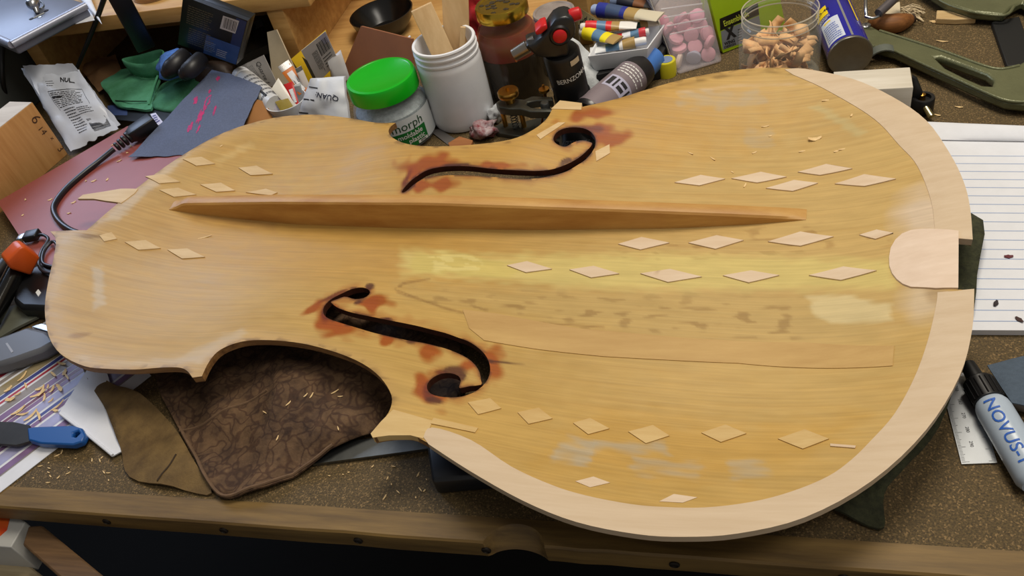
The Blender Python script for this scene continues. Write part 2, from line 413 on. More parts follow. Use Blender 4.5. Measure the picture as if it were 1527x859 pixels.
# height field: rim flat at HR, hollow towards the middle
gx0, gy0 = OL.min(0)-3; gs = .3
NX = int((OL[:,0].max()+3-gx0)/gs)+2; NY = int((OL[:,1].max()+3-gy0)/gs)+2
GX, GY = np.meshgrid(gx0+gs*np.arange(NX), gy0+gs*np.arange(NY)); GP = np.stack([GX, GY], -1).reshape(-1, 2)
dd = segdist(GP, OL); dd[~inside(GP, OL)] = 0
q = np.clip((dd-.8)/12.5, 0, 1); GZ = (HR-DEP*(1-(1-q)**2.2)).reshape(NY, NX)
for _ in range(45):
    Zp = np.pad(GZ, 1, mode='edge'); GZ = (Zp[:-2,1:-1]+Zp[2:,1:-1]+Zp[1:-1,:-2]+Zp[1:-1,2:]+2*GZ)/6
def ZP(P):
    P = np.asarray(P, float).reshape(-1, 2); fx = np.clip((P[:,0]-gx0)/gs, 0, NX-1.001); fy = np.clip((P[:,1]-gy0)/gs, 0, NY-1.001)
    i = fx.astype(int); j = fy.astype(int); a = fx-i; b = fy-j
    return GZ[j,i]*(1-a)*(1-b)+GZ[j,i+1]*a*(1-b)+GZ[j+1,i]*(1-a)*b+GZ[j+1,i+1]*a*b
def PS(px, py, h=0.):                          # point of the plate's surface seen at a pixel
    z = HR
    for _ in range(14): p = A(px, py, z); z = .4*z+.6*(float(ZP(p[:2])[0])+h)
    return A(px, py, z)
NF = [(345,103),(300,112),(260,130),(215,152),(180,175),(155,205),(150,235),(165,260),(205,280),(260,297),(330,318),(420,345),(520,368),(600,385),(680,398),(740,412),(800,428),(860,450),(920,480),(960,515),(985,555),(993,600),(993,622),(930,630),(880,640),(878,625),(885,600),(872,575),(830,560),(780,563),(735,585),(708,615),(705,645),(725,670),(770,685),(830,690),(890,685),(950,665),(1000,630),(1030,590),(1042,545),(1035,500),(1010,455),(965,415),(920,388),(870,370),(800,345),(720,325),(640,305),(540,285),(440,265),(340,245),(280,230),(230,212),(200,190),(192,178),(225,165),(262,152),(290,157),(320,165),(365,160),(395,140),(398,120),(375,106)]
NF = [(440+x/3.58, 400+y/3.58) for x, y in NF]
FFH = [(150,555),(190,505),(240,465),(300,432),(380,415),(480,410),(560,415),(650,425),(750,432),(850,437),(930,438),(1000,430),(1060,412),(1130,380),(1180,345),(1215,310),(1232,288),(1228,277),(1180,265),(1130,275),(1090,298),(1060,298),(1025,280),(1012,255),(1030,220),(1070,198),(1120,190),(1180,195),(1225,215),(1250,250),(1252,285),(1240,320),(1200,370),(1150,405),(1090,440),(1020,462),(940,478),(850,485),(760,480),(650,472),(560,465),(470,462),(380,465),(310,470),(270,485),(220,515),(170,557)]
FFH = [(560+x/3.8175, 140+y/3.8175) for x, y in FFH]
FN = np.array(spline([PS(*p)[:2] for p in NF], 2, True)); FF = np.array(spline([PS(*p)[:2] for p in FFH], 3, True))
plate = TH('cello_top_plate', 'hollow inner side of a spruce cello top with f-holes, diamond cleats and bass bar', 'cello top', (36, 0, HR-DEP-TK))
P, T = trimesh([OL, FN, FF], .34); P, T = subdiv(P, T)
nP = len(P); n_top = nP
ZT = ZP(P); px = PJ(np.c_[P, ZT])
# colours: bare wood with the stains, glue and scraped patches that the plate carries, with some window light painted in
rs = np.random.RandomState(3)
def fnoise(P, f, seed=0, st=(1, 1)):
    return np.array([noise.noise(Vector((x*f*st[0]+seed*9.7, y*f*st[1]+seed*3.1, seed))) for x, y in P])
ca, sa = math.cos(-AX), math.sin(-AX)
PL = np.c_[P[:,0]*ca-P[:,1]*sa, P[:,0]*sa+P[:,1]*ca]          # along / across the grain
n1 = fnoise(PL, .12, 1, (.5, 1)); n2 = fnoise(PL, .5, 2, (.18, 1.6)); n3 = fnoise(PL, .9, 3); n4 = fnoise(PL, 2.2, 4, (.35, 1)); n5 = fnoise(PL, 1.0, 5, (.12, 2.5))
def C(c): return np.array(lin(c))
col = np.tile(C((204, 164, 94)), (nP, 1))*(1+.08*n1+.06*n2+.05*n5)[:, None]
def mixc(c, a): 
    global col
    a = np.clip(a, 0, 1)[:, None]; col = col*(1-a)+C(c)*a
def ell(cx, cy, rx, ry, rot=0, soft=.6, nz=.5, nn=None):
    dx, dy = px[:,0]-cx, px[:,1]-cy; c, s = math.cos(math.radians(rot)), math.sin(math.radians(rot))
    r = np.hypot((dx*c+dy*s)/rx, (-dx*s+dy*c)/ry)+nz*(n3 if nn is None else nn)
    return np.clip((1-r)/soft+.5, 0, 1)
def pol(poly, soft=4., nz=0.):
    d = segdist(px, poly); s = np.where(inside(px, poly), d, -d)+nz*n4
    return np.clip(s/soft+.5, 0, 1)
# broad tone of the plate, with a window-light cast painted on the left
mixc((214, 180, 122), .55*ell(1180, 330, 330, 330, 0, .9, .2))
mixc((208, 172, 128), .55*ell(150, 420, 240, 200, 0, 1., .2))  # pinkish cast of the cool window light, painted into the left end
mixc((204, 152, 66), .7*ell(780, 190, 360, 80, -5, .9, .3)); mixc((206, 154, 72), .5*ell(480, 360, 260, 60, 5, .9, .3)); mixc((178, 134, 72), .22*np.clip(n5*2.2, 0, 1))
mixc((206, 158, 76), .55*pol([(800,690),(1000,720),(1200,690),(1290,620),(1100,640),(900,610)], 40, 20))
mixc((225, 203, 128), .75*pol([(600,372),(740,382),(1000,378),(1180,384),(1330,388),(1335,430),(1150,432),(900,432),(740,418),(600,408)], 16, 8))
mixc((218, 194, 110), .7*pol([(618,378),(700,378),(730,388),(770,400),(760,416),(690,410),(606,404)], 8, 8))
mixc((236, 214, 140), .7*pol([(640,380),(712,382),(722,404),(650,402)], 6, 10)*(n4 > 0))
mixc((198, 166, 106), .5*pol([(590,425),(900,435),(1300,445),(1300,505),(1000,495),(780,475),(610,445)], 26, 12))
mixc((150, 112, 62), .55*np.clip((n4-.22)*6, 0, 1)*pol([(620,440),(900,445),(1200,455),(1180,505),(900,492),(700,468)], 30, 10))
mixc((152, 108, 58), .5*np.clip((n4-.25)*6, 0, 1)*pol([(930,380),(1200,335),(1320,360),(1190,372),(950,390)], 20, 10))
d1 = segdist(px, np.array([(590,432),(600,422),(640,416),(600,424),(592,436),(660,458),(730,476),(900,488),(730,477),(660,459)]))
mixc((140, 100, 52), .6*np.clip(1-d1/2.2, 0, 1)*(n3 > -.3))
# grey scraped patches, chalky marks, painted window glints on the left edges
GR = (190, 172, 146)
for pl_, al in (([(1014,138),(1130,134),(1140,150),(1120,160),(1010,160)], .55), ([(845,652),(890,655),(884,672),(880,692),(822,690),(828,668)], .85), ([(885,655),(990,662),(1000,680),(890,672)], .75), ([(945,682),(1050,692),(1040,712),(940,705)], .6), ([(1085,686),(1140,684),(1152,705),(1090,716)], .65), ([(1110,195),(1150,195),(1155,215),(1112,222)], .45)):
    mixc(GR, al*pol(pl_, 7, 9)*np.clip(.75+n4, 0, 1))
for pl_, c, al in (([(138,398),(152,397),(156,452),(140,462)], (208,188,166), .75), ([(320,238),(372,212),(378,218),(330,244)], (222,186,124), .7), ([(1208,160),(1222,156),(1290,196),(1280,204)], (206,182,128), .8), ([(1205,445),(1260,440),(1330,455),(1330,478),(1240,482),(1210,468)], (228,206,158), .75), ([(150,330),(250,240),(285,225),(260,250),(175,330)], (216,196,176), .6), ([(75,350),(130,346),(170,352),(110,400),(80,440),(70,480),(66,470),(82,380)], (205,176,138), .55), ([(85,520),(150,540),(260,535),(360,490),(370,498),(300,540),(200,548),(110,545)], (214,190,160), .55)):
    mixc(c, al*pol(pl_, 7, 6))  # pale strips on the far-left and near-left edges are painted window glints
mixc((232, 212, 200), .6*ell(1380, 322, 42, 36, 0, 1., .3)); mixc((230, 210, 192), .5*ell(1375, 450, 30, 26, 0, 1., .3)); mixc((150, 112, 62), .45*ell(1395, 440, 16, 12, 0, .8, .5))
for l_, c in (([(1010,138),(1100,128),(1230,124)], (224,190,150)), ([(860,160),(960,140),(1080,112)], (150,110,52)), ([(1040,120),(1140,106),(1200,112)], (120,92,44)), ([(880,156),(940,142),(1000,126)], (168,120,50)), ([(600,212),(700,221),(790,206),(830,180)], (178,128,62))):
    d = segdist(px, np.array(l_+l_[::-1])); mixc(c, .65*np.clip(1.2-d/3., 0, 1)*np.clip(.55+1.3*n4, 0, 1))
# varnish and glue about the f-holes
dfn = segdist(PJ(np.c_[P, ZT]), PJ(np.c_[FN, ZP(FN)])); dff = segdist(px, PJ(np.c_[FF, ZP(FF)]))
OR = (166, 82, 0); DO = (112, 42, 0); PU = (86, 44, 30)
mixc(OR, .55*np.clip(1-dfn/11+.9*n3, 0, 1)); mixc(OR, .5*np.clip(1-dff/9+.9*n3, 0, 1))
for e in ((490,475,20,26,0),(505,490,26,12,20),(465,462,16,5,-25),(555,455,9,15,0),(578,505,10,9,0),(638,525,14,14,0),(645,580,22,24,0),(632,570,12,16,0),(700,545,22,8,-15),(735,540,16,24,0),(890,194,26,10,0),(900,205,40,12,0),(640,246,40,14,-10),(648,276,34,8,-6),(612,262,8,18,25),(745,247,34,5,0),(560,450,24,10,0),(880,170,40,8,-8)):
    mixc(OR, .95*ell(*e, soft=.6, nz=.8))
for e in ((486,468,8,12,0),(500,440,20,3,-25),(640,585,8,16,0),(606,268,4,14,25),(880,192,18,5,0),(655,555,10,5,0)): mixc(DO, .85*ell(*e, soft=.6, nz=.6))
for e in ((552,429,6,5,-30),(534,450,7,3,-20),(678,552,18,8,0),(688,562,6,6,0),(578,476,8,3,0),(615,509,9,4,0),(648,598,12,5,10),(745,540,26,3,5),(845,240,10,4,-20),(733,252,5,3,0),(680,247,20,4,0)): mixc(PU, .9*ell(*e, soft=.5, nz=.7))
mixc(PU, .8*np.clip(1.3-dfn/2.2+.8*n4, 0, 1)*(n3 > -.1)); mixc((70, 28, 14), .85*np.clip(1.3-dff/2.4+.8*n4, 0, 1)*(n3 > -.25))
mixc((126, 92, 58), .6*ell(135, 352, 18, 3, 0, .6, .8)); mixc((140, 100, 62), .5*ell(120, 500, 16, 4, -8, .6, .8))
mixc((178, 134, 84), .5*pol([(240,300),(420,310),(410,345),(300,330)], 12, 8))
# worn edge of the old rim
do = segdist(P, OL)
mixc((196, 154, 92), .55*np.clip(1-do/.8, 0, 1)); mixc((112, 78, 42), .6*np.clip(1-do/.35+n4, 0, 1)*(n3 > .05))
col = np.clip(col*np.array([.83, .85, .80]), .01, 1)
top_z = ZT
a_, b_, c_ = P[T[:,0]], P[T[:,1]], P[T[:,2]]; fl = ((b_-a_)[:,0]*(c_-a_)[:,1]-(b_-a_)[:,1]*(c_-a_)[:,0]) < 0
T[fl] = T[fl][:, ::-1]
cnt = set()
for t in T:
    for i in range(3): cnt.add((t[i], t[(i+1) % 3]))
SD = [(i, j) for (i, j) in cnt if (j, i) not in cnt]
V = np.vstack([np.c_[P, ZT], np.c_[P, ZT-TK]])
Fs = [tuple(t) for t in T]+[(t[2]+nP, t[1]+nP, t[0]+nP) for t in T]+[(j, i, i+nP, j+nP) for i, j in SD]
def platemat():
    m = bpy.data.materials.new('spruce_inside'); m.use_nodes = True; nt = m.node_tree; b = nt.nodes['Principled BSDF']; L = nt.links.new
    at = nt.nodes.new('ShaderNodeAttribute'); at.attribute_name = 'Col'
    tc = nt.nodes.new('ShaderNodeTexCoord'); mp = nt.nodes.new('ShaderNodeMapping'); mp.vector_type = 'TEXTURE'
    mp.inputs['Rotation'].default_value[2] = AX; mp.inputs['Scale'].default_value = (1/9, 1/560, 1/9)
    n = nt.nodes.new('ShaderNodeTexNoise'); n.inputs['Scale'].default_value = 1.; n.inputs['Detail'].default_value = 3; L(tc.outputs['Object'], mp.inputs[0]); L(mp.outputs[0], n.inputs['Vector'])
    mp2 = nt.nodes.new('ShaderNodeMapping'); mp2.vector_type = 'TEXTURE'; mp2.inputs['Rotation'].default_value[2] = AX; mp2.inputs['Scale'].default_value = (1/40, 1/150, 1/40)
    n2 = nt.nodes.new('ShaderNodeTexNoise'); n2.inputs['Scale'].default_value = 1.; n2.inputs['Detail'].default_value = 6; L(tc.outputs['Object'], mp2.inputs[0]); L(mp2.outputs[0], n2.inputs['Vector'])
    r = nt.nodes.new('ShaderNodeMapRange'); r.inputs['From Min'].default_value = .3; r.inputs['From Max'].default_value = .7; r.inputs['To Min'].default_value = .90; r.inputs['To Max'].default_value = 1.05; L(n.outputs['Fac'], r.inputs['Value'])
    r2 = nt.nodes.new('ShaderNodeMapRange'); r2.inputs['From Min'].default_value = .3; r2.inputs['From Max'].default_value = .7; r2.inputs['To Min'].default_value = .93; r2.inputs['To Max'].default_value = 1.05; L(n2.outputs['Fac'], r2.inputs['Value'])
    mu = nt.nodes.new('ShaderNodeMath'); mu.operation = 'MULTIPLY'; L(r.outputs[0], mu.inputs[0]); L(r2.outputs[0], mu.inputs[1])
    vm = nt.nodes.new('ShaderNodeVectorMath'); vm.operation = 'SCALE'; L(at.outputs['Color'], vm.inputs[0]); L(mu.outputs[0], vm.inputs['Scale']); L(vm.outputs[0], b.inputs['Base Color'])
    rr = nt.nodes.new('ShaderNodeMapRange'); rr.inputs['To Min'].default_value = .36; rr.inputs['To Max'].default_value = .62; L(n2.outputs['Fac'], rr.inputs['Value']); L(rr.outputs[0], b.inputs['Roughness'])
    b.inputs['Specular IOR Level'].default_value = .3
    bp = nt.nodes.new('ShaderNodeBump'); bp.inputs['Strength'].default_value = .25; bp.inputs['Distance'].default_value = .0006; L(n.outputs['Fac'], bp.inputs['Height']); L(bp.outputs[0], b.inputs['Normal'])
    return m
po = mk('spruce_board', V, Fs, None, plate)
me = po.data
VARN = mat('old_varnish', (96, 44, 18), .45, var=.3, sc=80); HOLE = mat('fhole_edge', (62, 26, 12), .55, var=.3, sc=200); EDGE = wood('rim_edge', (158, 116, 66), (92, 58, 30))
for m_ in (platemat(), VARN, HOLE, EDGE): me.materials.append(m_)
mi = np.zeros(len(Fs), int); mi[len(T):2*len(T)] = 1
for k, (i, j) in enumerate(SD):
    c = (P[i]+P[j])/2; mi[2*len(T)+k] = 2 if min(segdist(c[None], FN)[0], segdist(c[None], FF)[0]) < .2 else 3
me.polygons.foreach_set('material_index', mi); 
sm = np.zeros(len(Fs), bool); sm[:2*len(T)] = True; me.polygons.foreach_set('use_smooth', sm)
at = me.attributes.new('Col', 'FLOAT_COLOR', 'POINT')
at.data.foreach_set('color', np.c_[np.vstack([col, col]), np.ones(2*nP)].astype(np.float32).ravel())
try:
    ed = {tuple(e.vertices): e.index for e in me.edges}; she = me.attributes.new('sharp_edge', 'BOOLEAN', 'EDGE')
    for i, j in SD:
        for a, b in ((i, j), (i+nP, j+nP)):
            k = ed.get((a, b), ed.get((b, a)))
            if k is not None: she.data[k].value = True
except Exception as ex: print('sharp', ex)
# ---- pieces glued to the plate
def dens(L, s=.5):
    out = []
    for i in range(len(L)):
        a, b = L[i], L[(i+1) % len(L)]; k = max(1, int(math.ceil(np.linalg.norm(b-a)/s))); out += [a+(b-a)*j/k for j in range(k)]
    return np.array(out)
def patch(name, poly, mat_, h=.08, g=.9, out=0., rnd=0, z=None, deep=.06, sharp=None, label=None):
    L = np.array([(A(x, y, z) if z is not None else PS(x, y))[:2] for x, y in poly])
    if rnd: L = np.array(spline(L, rnd, True))
    L = dens(L)
    Pq, Tq = trimesh([L], g)
    return solid(name, Pq, Tq, lambda q: ZP(q)+h, lambda q: ZP(q)-deep, mat_, plate, label=label, ang=35)
CL = wood('cleat_wood', (214, 186, 140), (196, 164, 112), ang=1.2, fine=.5); CLP = wood('cleat_pale', (218, 196, 168), (206, 180, 148), ang=1.2, fine=.5); CLY = wood('cleat_yellow', (208, 178, 120), (190, 154, 92), ang=1.2, fine=.5)
DI = [[(273,238),(301,235),(321,245),(293,248)],[(356,251),(383,248),(407,260),(374,262)],[(217,264),(245,261),(269,272),(238,274.5)],[(299,276),(330,273.5),(351,285),(323,287)],[(238,284),(266,281),(293,291),(260,294.5)],[(367,287.5),(397,282.5),(414,288),(405,292)],[(149,352),(167,347),(175,357),(156,361)],[(186.5,361.5),(218,359),(240,371),(207,373.5)],[(250,373),(280,371.5),(306,384),(272,386.5)]]
DP = [[(1006,273),(1045,262),(1081.5,267.7),(1043,277.6)],[(1090.7,267),(1134.7,257.4),(1173,264.7),(1129,273.5)],[(1189.7,257.4),(1231.9,245.7),(1271,252.3),(1222.7,262.2)],[(1142,281.6),(1184,269.5),(1219.8,273.9),(1182,286)],[(1244.7,275),(1288.7,261),(1336,267.7),(1288.7,278.7)],[(922,364.8),(956.8,354.6),(998.3,363),(955,373.3)],[(1026.5,363),(1068.7,352),(1109,359.3),(1066.8,372.2)],[(1145,361.2),(1193.4,346.5),(1242.9,353.8),(1193.4,367.8)],[(1281.4,351.3),(1307,343.6),(1332,348.3),(1305.2,357.5)],[(756.3,396.6),(786.3,390.6),(823.4,401.9),(784.5,407.2)],[(849.3,403),(885.3,397.6),(923.5,409),(881.8,415)],[(955,408.8),(999,402.2),(1046.7,413.6),(996,421.7)],[(1077.9,411.8),(1120,404.4),(1162.2,411.4),(1116.4,422.4)],[(1206.2,411.4),(1257.5,398.6),(1307,404.4),(1253.9,418.8)]]
DN = [[(698,600.7),(731.3,594.6),(747.8,609.7),(713.2,618.7)],[(772,615.7),(803.6,608.8),(824,624.8),(788.5,632.9)],[(854.8,631.4),(880.4,624.2),(909,639.8),(877.3,648.3)],[(937,644.3),(973.7,634.7),(998.4,650.4),(963.2,661.8)],[(1046,646),(1082,634),(1113,647),(1075,660)],[(1160,655),(1200,641),(1236,655),(1197,670)]]
for ds, m_ in ((DI, CL), (DP, CLP), (DN, CLY)):
    for d in ds: patch('cleat', d, m_, .09 if m_ is not CLY else .07, 1.0)
for d in ([(858,718),(885,711),(910,720),(880,727)], [(983,748),(1005,737),(1040,742),(1018,750)]): patch('cleat', d, CLP, .03, .8, label='thin pale cleat pared almost flush')
patch('cleat', [(888,226.4),(909,216),(909.7,229),(889.5,241)], CL, .07, 5.)
patch('repair_strip', [(800,202),(832.4,183.2),(843,183.2),(806,208)], CL, .05, 5.)
patch('repair_strip', [(642.4,632.3),(647,623.8),(713.2,639),(708.7,645.8)], CLY, .07, 5.)
patch('repair_strip', [(1238,662.5),(1276,665.5),(1275,669),(1238,666)], CLP, .07, 5.)
patch('inlay_strip', [(722,508),(800,521),(900,532),(1100,542),(1331,546),(1333,516),(1200,511),(1000,503),(860,490),(740,468),(690,462),(700,490)], wood('inlay_wood', (194, 158, 96), (176, 138, 78), ang=1.5, fine=.35), .05, .5)
RIMW = wood('new_rim_wood', (206, 184, 154), (196, 172, 140), ang=-AX, fine=.8, bump=.05)
far_in = [(1183,109),(1226,124.6),(1276.7,149.7),(1314,175),(1343,206),(1365,231),(1380,260),(1391,294),(1394.6,322.7),(1395.6,347)]
far_out = [(1450.5,357.5),(1446.8,310),(1437,270),(1416,227.5),(1381,179),(1331,144),(1270.5,117),(1201,102.3),(1170,102.5)]
def band(name, inn, outp, h, label=None):
    a = spline([A(x, y, HR)[:2] for x, y in inn], 4); b = spline([A(x, y, HR)[:2] for x, y in outp], 4)
    Pq, Tq = trimesh([np.array(a+b)], .55)
    return solid(name, Pq, Tq, lambda q: ZP(q)+h, lambda q: ZP(q)-.45, RIMW, plate, label=label, ang=35)
band('rim_doubling', far_in, far_out, .045)
near_in = [(631,651),(643,634),(700,650),(760,690),(820,717),(870,732),(940,745),(990,749),(1050,750),(1120,742),(1180,727),(1235,705),(1270,680),(1300,650),(1335,610),(1365,555),(1385,500),(1397,450),(1399,431)]
near_out = [(1452.8,431),(1450,490),(1431,560.5),(1381,640.8),(1301,716),(1200.5,771),(1100.5,795.2),(1020,800.2),(949.5,796.2),(859,778),(779,746),(699,701),(639,662)]
band('rim_doubling', near_in, near_out, .045)
patch('corner_patch', [(586,610),(643,622),(638,640),(630,653),(612,648.6),(580,649.6),(556,653),(553,647),(568,629)], CLY, .04, 2., z=HR, deep=.45)
patch('corner_patch', [(822,162.5),(835,150.3),(867.8,153.6),(866.5,162)], CL, .05, 3., z=HR, deep=.4)
patch('saddle_patch', [(1429,346),(1400,343.5),(1375,343),(1358,345),(1345,350),(1335,359),(1328,371),(1325.5,385),(1326,398),(1330,409),(1337,418),(1346,425),(1358,429.5),(1395,431.5),(1428.5,431)], wood('saddle_wood', (224, 202, 180), (214, 190, 166), ang=1.4, fine=.8, bump=.05), .12, .8)
patch('edge_splinter', [(116,297),(124,291),(150,287),(180,282),(205,281),(200,287),(180,302),(158,300),(140,297)], CL, .05, 3., z=HR, deep=.15)
# ---- bass bar
bb = [(252,313),(290,319),(330,324),(440,335),(600,340.5),(800,343.5),(1000,341),(1120,335),(1175,330.5),(1202,328)]
rg = [(252,312.5),(262,308),(272,303.5),(400,301.5),(640,303),(900,312),(1100,320),(1165,323),(1185,325),(1203,327.5)]
rgx = [p[0] for p in rg]; rgy = [p[1] for p in rg]
V = []; F = []; axd = np.array([math.cos(AX), math.sin(AX), 0]); acr = np.array([-axd[1], axd[0], 0])
st = []
for x in list(np.linspace(252, 300, 9))+list(np.linspace(320, 1140, 34))+list(np.linspace(1150, 1202, 8)):
    y = np.interp(x, [p[0] for p in bb], [p[1] for p in bb]); B = PS(x, y); h = 0.
    for k in range(200):
        q_ = PJ(B+np.array([0, 0, h]))
        if q_[1] <= np.interp(q_[0], rgx, rgy): break
        h += .015
    st.append((B, max(h, .03)))
for B, h in st:
    w = 1.25; Bb = B+acr*w; zb = float(ZP(Bb[:2])[0]); zt = B[2]+h; r_ = min(.22, h*.45); zbk = max(zb+.03, zt)
    V += [B+np.array([0,0,-.1]), (B[0], B[1], zt-r_), tuple(B+acr*.12+np.array([0,0,h-r_*.25])), tuple(B+acr*.35+np.array([0,0,h])), (Bb-acr*.35)[:2].tolist()+[zbk], (Bb-acr*.08)[:2].tolist()+[max(zb, zbk-r_*.5)], Bb[:2].tolist()+[zb-.1]]
V = [np.asarray(v, float) for v in V]
for i in range(len(st)-1):
    for k in range(7):
        a = i*7+k; b = i*7+(k+1) % 7; F.append((a, a+7, b+7, b))
F += [tuple(range(7)), tuple(len(V)-1-k for k in range(7))]
smooth_angle(mk('bass_bar', V, F, mat('bass_bar_wood', (198, 154, 86), .5, rgb2=(170, 120, 58), sc=1.3, stretch=(9, 40, 60), ang=-AX, bump=.1, bsc=3), plate), 35)
# ---- shavings and splinters
SHV = mat('shaving_wood', (226, 194, 140), .7, var=.12, sc=300)
def shaving(pt, L, w, ang, curl, label, group, seed=0, lift=.03):
    rnd = random.Random(seed); V = []; F = []; n = 6; c, s = math.cos(ang), math.sin(ang)
    for i in range(n+1):
        t = i/n-.5; ww = w*(1-abs(t)*1.1)*(.8+.4*rnd.random()); z = lift+curl*(t*t*4)*L*.25
        for k, e in enumerate((-.5, .5)):
            x = t*L; y = e*ww+curl*.3*t*t*L
            V.append((pt[0]+x*c-y*s, pt[1]+x*s+y*c, pt[2]+z+(.02 if k else 0)))
    V += [(x, y, z-.03) for x, y, z in V]; N = 2*(n+1)
    for i in range(n):
        a = 2*i; F += [(a, a+1, a+3, a+2), (a+N, a+2+N, a+3+N, a+1+N), (a, a+2, a+2+N, a+N), (a+1, a+1+N, a+3+N, a+3)]
    F += [(0, N, N+1, 1), (N-2, N-1, 2*N-1, 2*N-2)]
    o = mk('wood_shaving', V, F, SHV); return tag(o, label, 'wood shaving', group)
rnd = random.Random(5)
for i, (x, y, L, a, c) in enumerate([(1030,229,.5,2.5,.2),(1063,237,.6,2.3,.2),(1125,228,.4,.5,.2),(1196,226,.5,.2,.1),(1256,223,.6,.2,.2),(1247,226,.4,.3,.1),(1215,208,1.0,.1,.6),(1141,189,.6,.1,.3),(1149,203,.3,.4,.1),(1092,257,.3,2.3,.1),(1111,277,.5,1.2,.3),(1270,172,.4,1.1,.1),(306,354,1.3,.35,.1),(384,300,.4,2.2,.1),(1232,150,.7,0,.1),(330,218,.3,1.,.1)]):
    h = 0.; 
    p = PS(x, y) if i != 13 else PS(384, 306)+np.array([0, 0, .9])
    if i == 13: continue
    shaving(p, L, .13 if i != 6 else .45, a, c, {6: 'widest curled wood shaving on the hollow cello top', 12: 'long straight sliver near the bass bar tip on the cello top'}.get(i, 'small wood shaving lying on the hollow cello top'), 'shavings on the cello top', i)
for i, (x, y) in enumerate([(168,216),(195,218),(210,226),(190,228),(178,240),(140,270),(160,268),(103,318),(34,321),(38,298),(118,262),(110,302),(75,298),(128,270)]):
    shaving(A(x, y, 1.62), .25+.35*rnd.random(), .2, rnd.random()*6, .4, 'tiny wood chip on the red-brown board beside the power cord', 'chips on the red-brown board', 30+i, .02)
# ================================================================== things under the plate
def wav(a, f, seed, base=.2, mounds=()):
    def z(P):
        r = np.array([base+a*(.5+noise.noise(Vector((x*f, y*f, seed)))+.5*noise.noise(Vector((x*f*2.6, y*f*2.6, seed+3)))) for x, y in P])
        for (mx, my, mr, mh) in mounds: r += mh*np.exp(-(((P[:,0]-mx)**2+(P[:,1]-my)**2)/mr**2))
        lim = np.where(inside(P, OL), ZP(P)-TK-.12, 9.)
        return np.clip(np.minimum(r, lim), .16, None)
    return z
def brocade():
    m = mat('brown_brocade', (108, 82, 56), .9, rgb2=(66, 46, 30), sc=90, bump=.5, bsc=500); nt = m.node_tree; b = nt.nodes['Principled BSDF']
    src = b.inputs['Base Color'].links[0].from_socket
    v = nt.nodes.new('ShaderNodeTexVoronoi'); v.feature = 'DISTANCE_TO_EDGE'; v.inputs['Scale'].default_value = 85
    tc = [n for n in nt.nodes if n.type == 'TEX_COORD'][0]; n = nt.nodes.new('ShaderNodeTexNoise'); n.inputs['Scale'].default_value = 40
    nt.links.new(tc.outputs['Object'], n.inputs['Vector']); mx = nt.nodes.new('ShaderNodeMixRGB'); mx.inputs[0].default_value = .05
    nt.links.new(tc.outputs['Object'], mx.inputs[1]); nt.links.new(n.outputs['Color'], mx.inputs[2]); nt.links.new(mx.outputs[0], v.inputs['Vector'])
    rp = nt.nodes.new('ShaderNodeValToRGB'); rp.color_ramp.elements[0].position = .04; rp.color_ramp.elements[1].position = .12
    rp.color_ramp.elements[0].color = (.55, .47, .46, 1); rp.color_ramp.elements[1].color = (1, 1, 1, 1); nt.links.new(v.outputs['Distance'], rp.inputs[0])
    mu = nt.nodes.new('ShaderNodeMixRGB'); mu.blend_type = 'MULTIPLY'; mu.inputs[0].default_value = 1; nt.links.new(src, mu.inputs[1]); nt.links.new(rp.outputs[0], mu.inputs[2]); nt.links.new(mu.outputs[0], b.inputs['Base Color'])
    return m
BROC = brocade()
a1 = A(455, 590, 1.); a2 = A(560, 650); a3 = A(330, 690)
brt = TH('brocade_cloth', 'crumpled brown patterned upholstery cloth under the cello waist', 'cloth', A(420, 650))
bz = wav(.55, .28, 4, .15, [(a1[0], a1[1]+.5, 4.2, 1.9), (a2[0]-2, a2[1]+.6, 2., .5)])
cloth('fabric', [(268,640),(300,700),(330,744),(372,742),(440,716),(500,682),(560,655),(640,640),(700,560),(620,440),(420,430),(250,480),(235,560)], bz, BROC, brt, .14, .45)
hem = [A(x, y) for x, y in [(272,642),(298,690),(330,741),(368,740),(440,712),(505,678)]]
tube('hem', [np.array([p[0], p[1], float(bz(np.array([p[:2]]))[0])+.05]) for p in spline(hem, 5)], .12, mat('hem_thread', (104, 80, 58), .9, var=.2, sc=200), brt, 6, False)
stz = lambda p: np.array([p[0], p[1], float(bz(np.array([p[:2]]))[0])+.03])
tube('welt', [stz(p) for p in spline([A(x, y) for x, y in [(272,648),(300,640),(360,615),(410,600)]], 6)], .1, mat('hem_thread', (104, 80, 58)), brt, 6, False)
can = TH('canvas_flap', 'dusty olive canvas flap beside the brown patterned cloth', 'cloth', A(240, 660))
cz = wav(.3, .3, 9, .2, [(A(210,600)[0], A(210,600)[1], 3., .7)])
CANV = mat('olive_canvas', (118, 94, 54), .9, rgb2=(82, 62, 34), sc=60, bump=.4, bsc=900)
cloth('canvas', [(128,548),(175,580),(220,600),(262,640),(292,690),(318,738),(262,730),(196,714),(184,672),(165,620),(140,580)], cz, CANV, can, .12, .5)
tube('crease_shade', [np.array([p[0], p[1], float(cz(np.array([p[:2]]))[0])+.02]) for p in spline([A(x, y) for x, y in [(240,723),(256,702),(268,684)]], 4)], .07, mat('crease_dark', (56, 42, 26), .9), can, 6, False)  # dark line stands in for the shade in a canvas crease
FELT = mat('green_felt', (64, 66, 42), .95, rgb2=(40, 42, 26), sc=240, bump=.6, bsc=900)
fel = cloth('felt_pad', [(1444,338),(1452,432),(1440,520),(1400,640),(1350,700),(1318,740),(1318,790),(1285,785),(1230,760),(1100,700),(1050,560),(1100,420),(1250,350)], wav(.35, .35, 2, .3, [(A(1440,390)[0], A(1440,390)[1], 5, 1.3)]), FELT, None, .2, .6)
tag(fel, 'dark green felt pad under the round lower end of the cello top', 'felt pad')
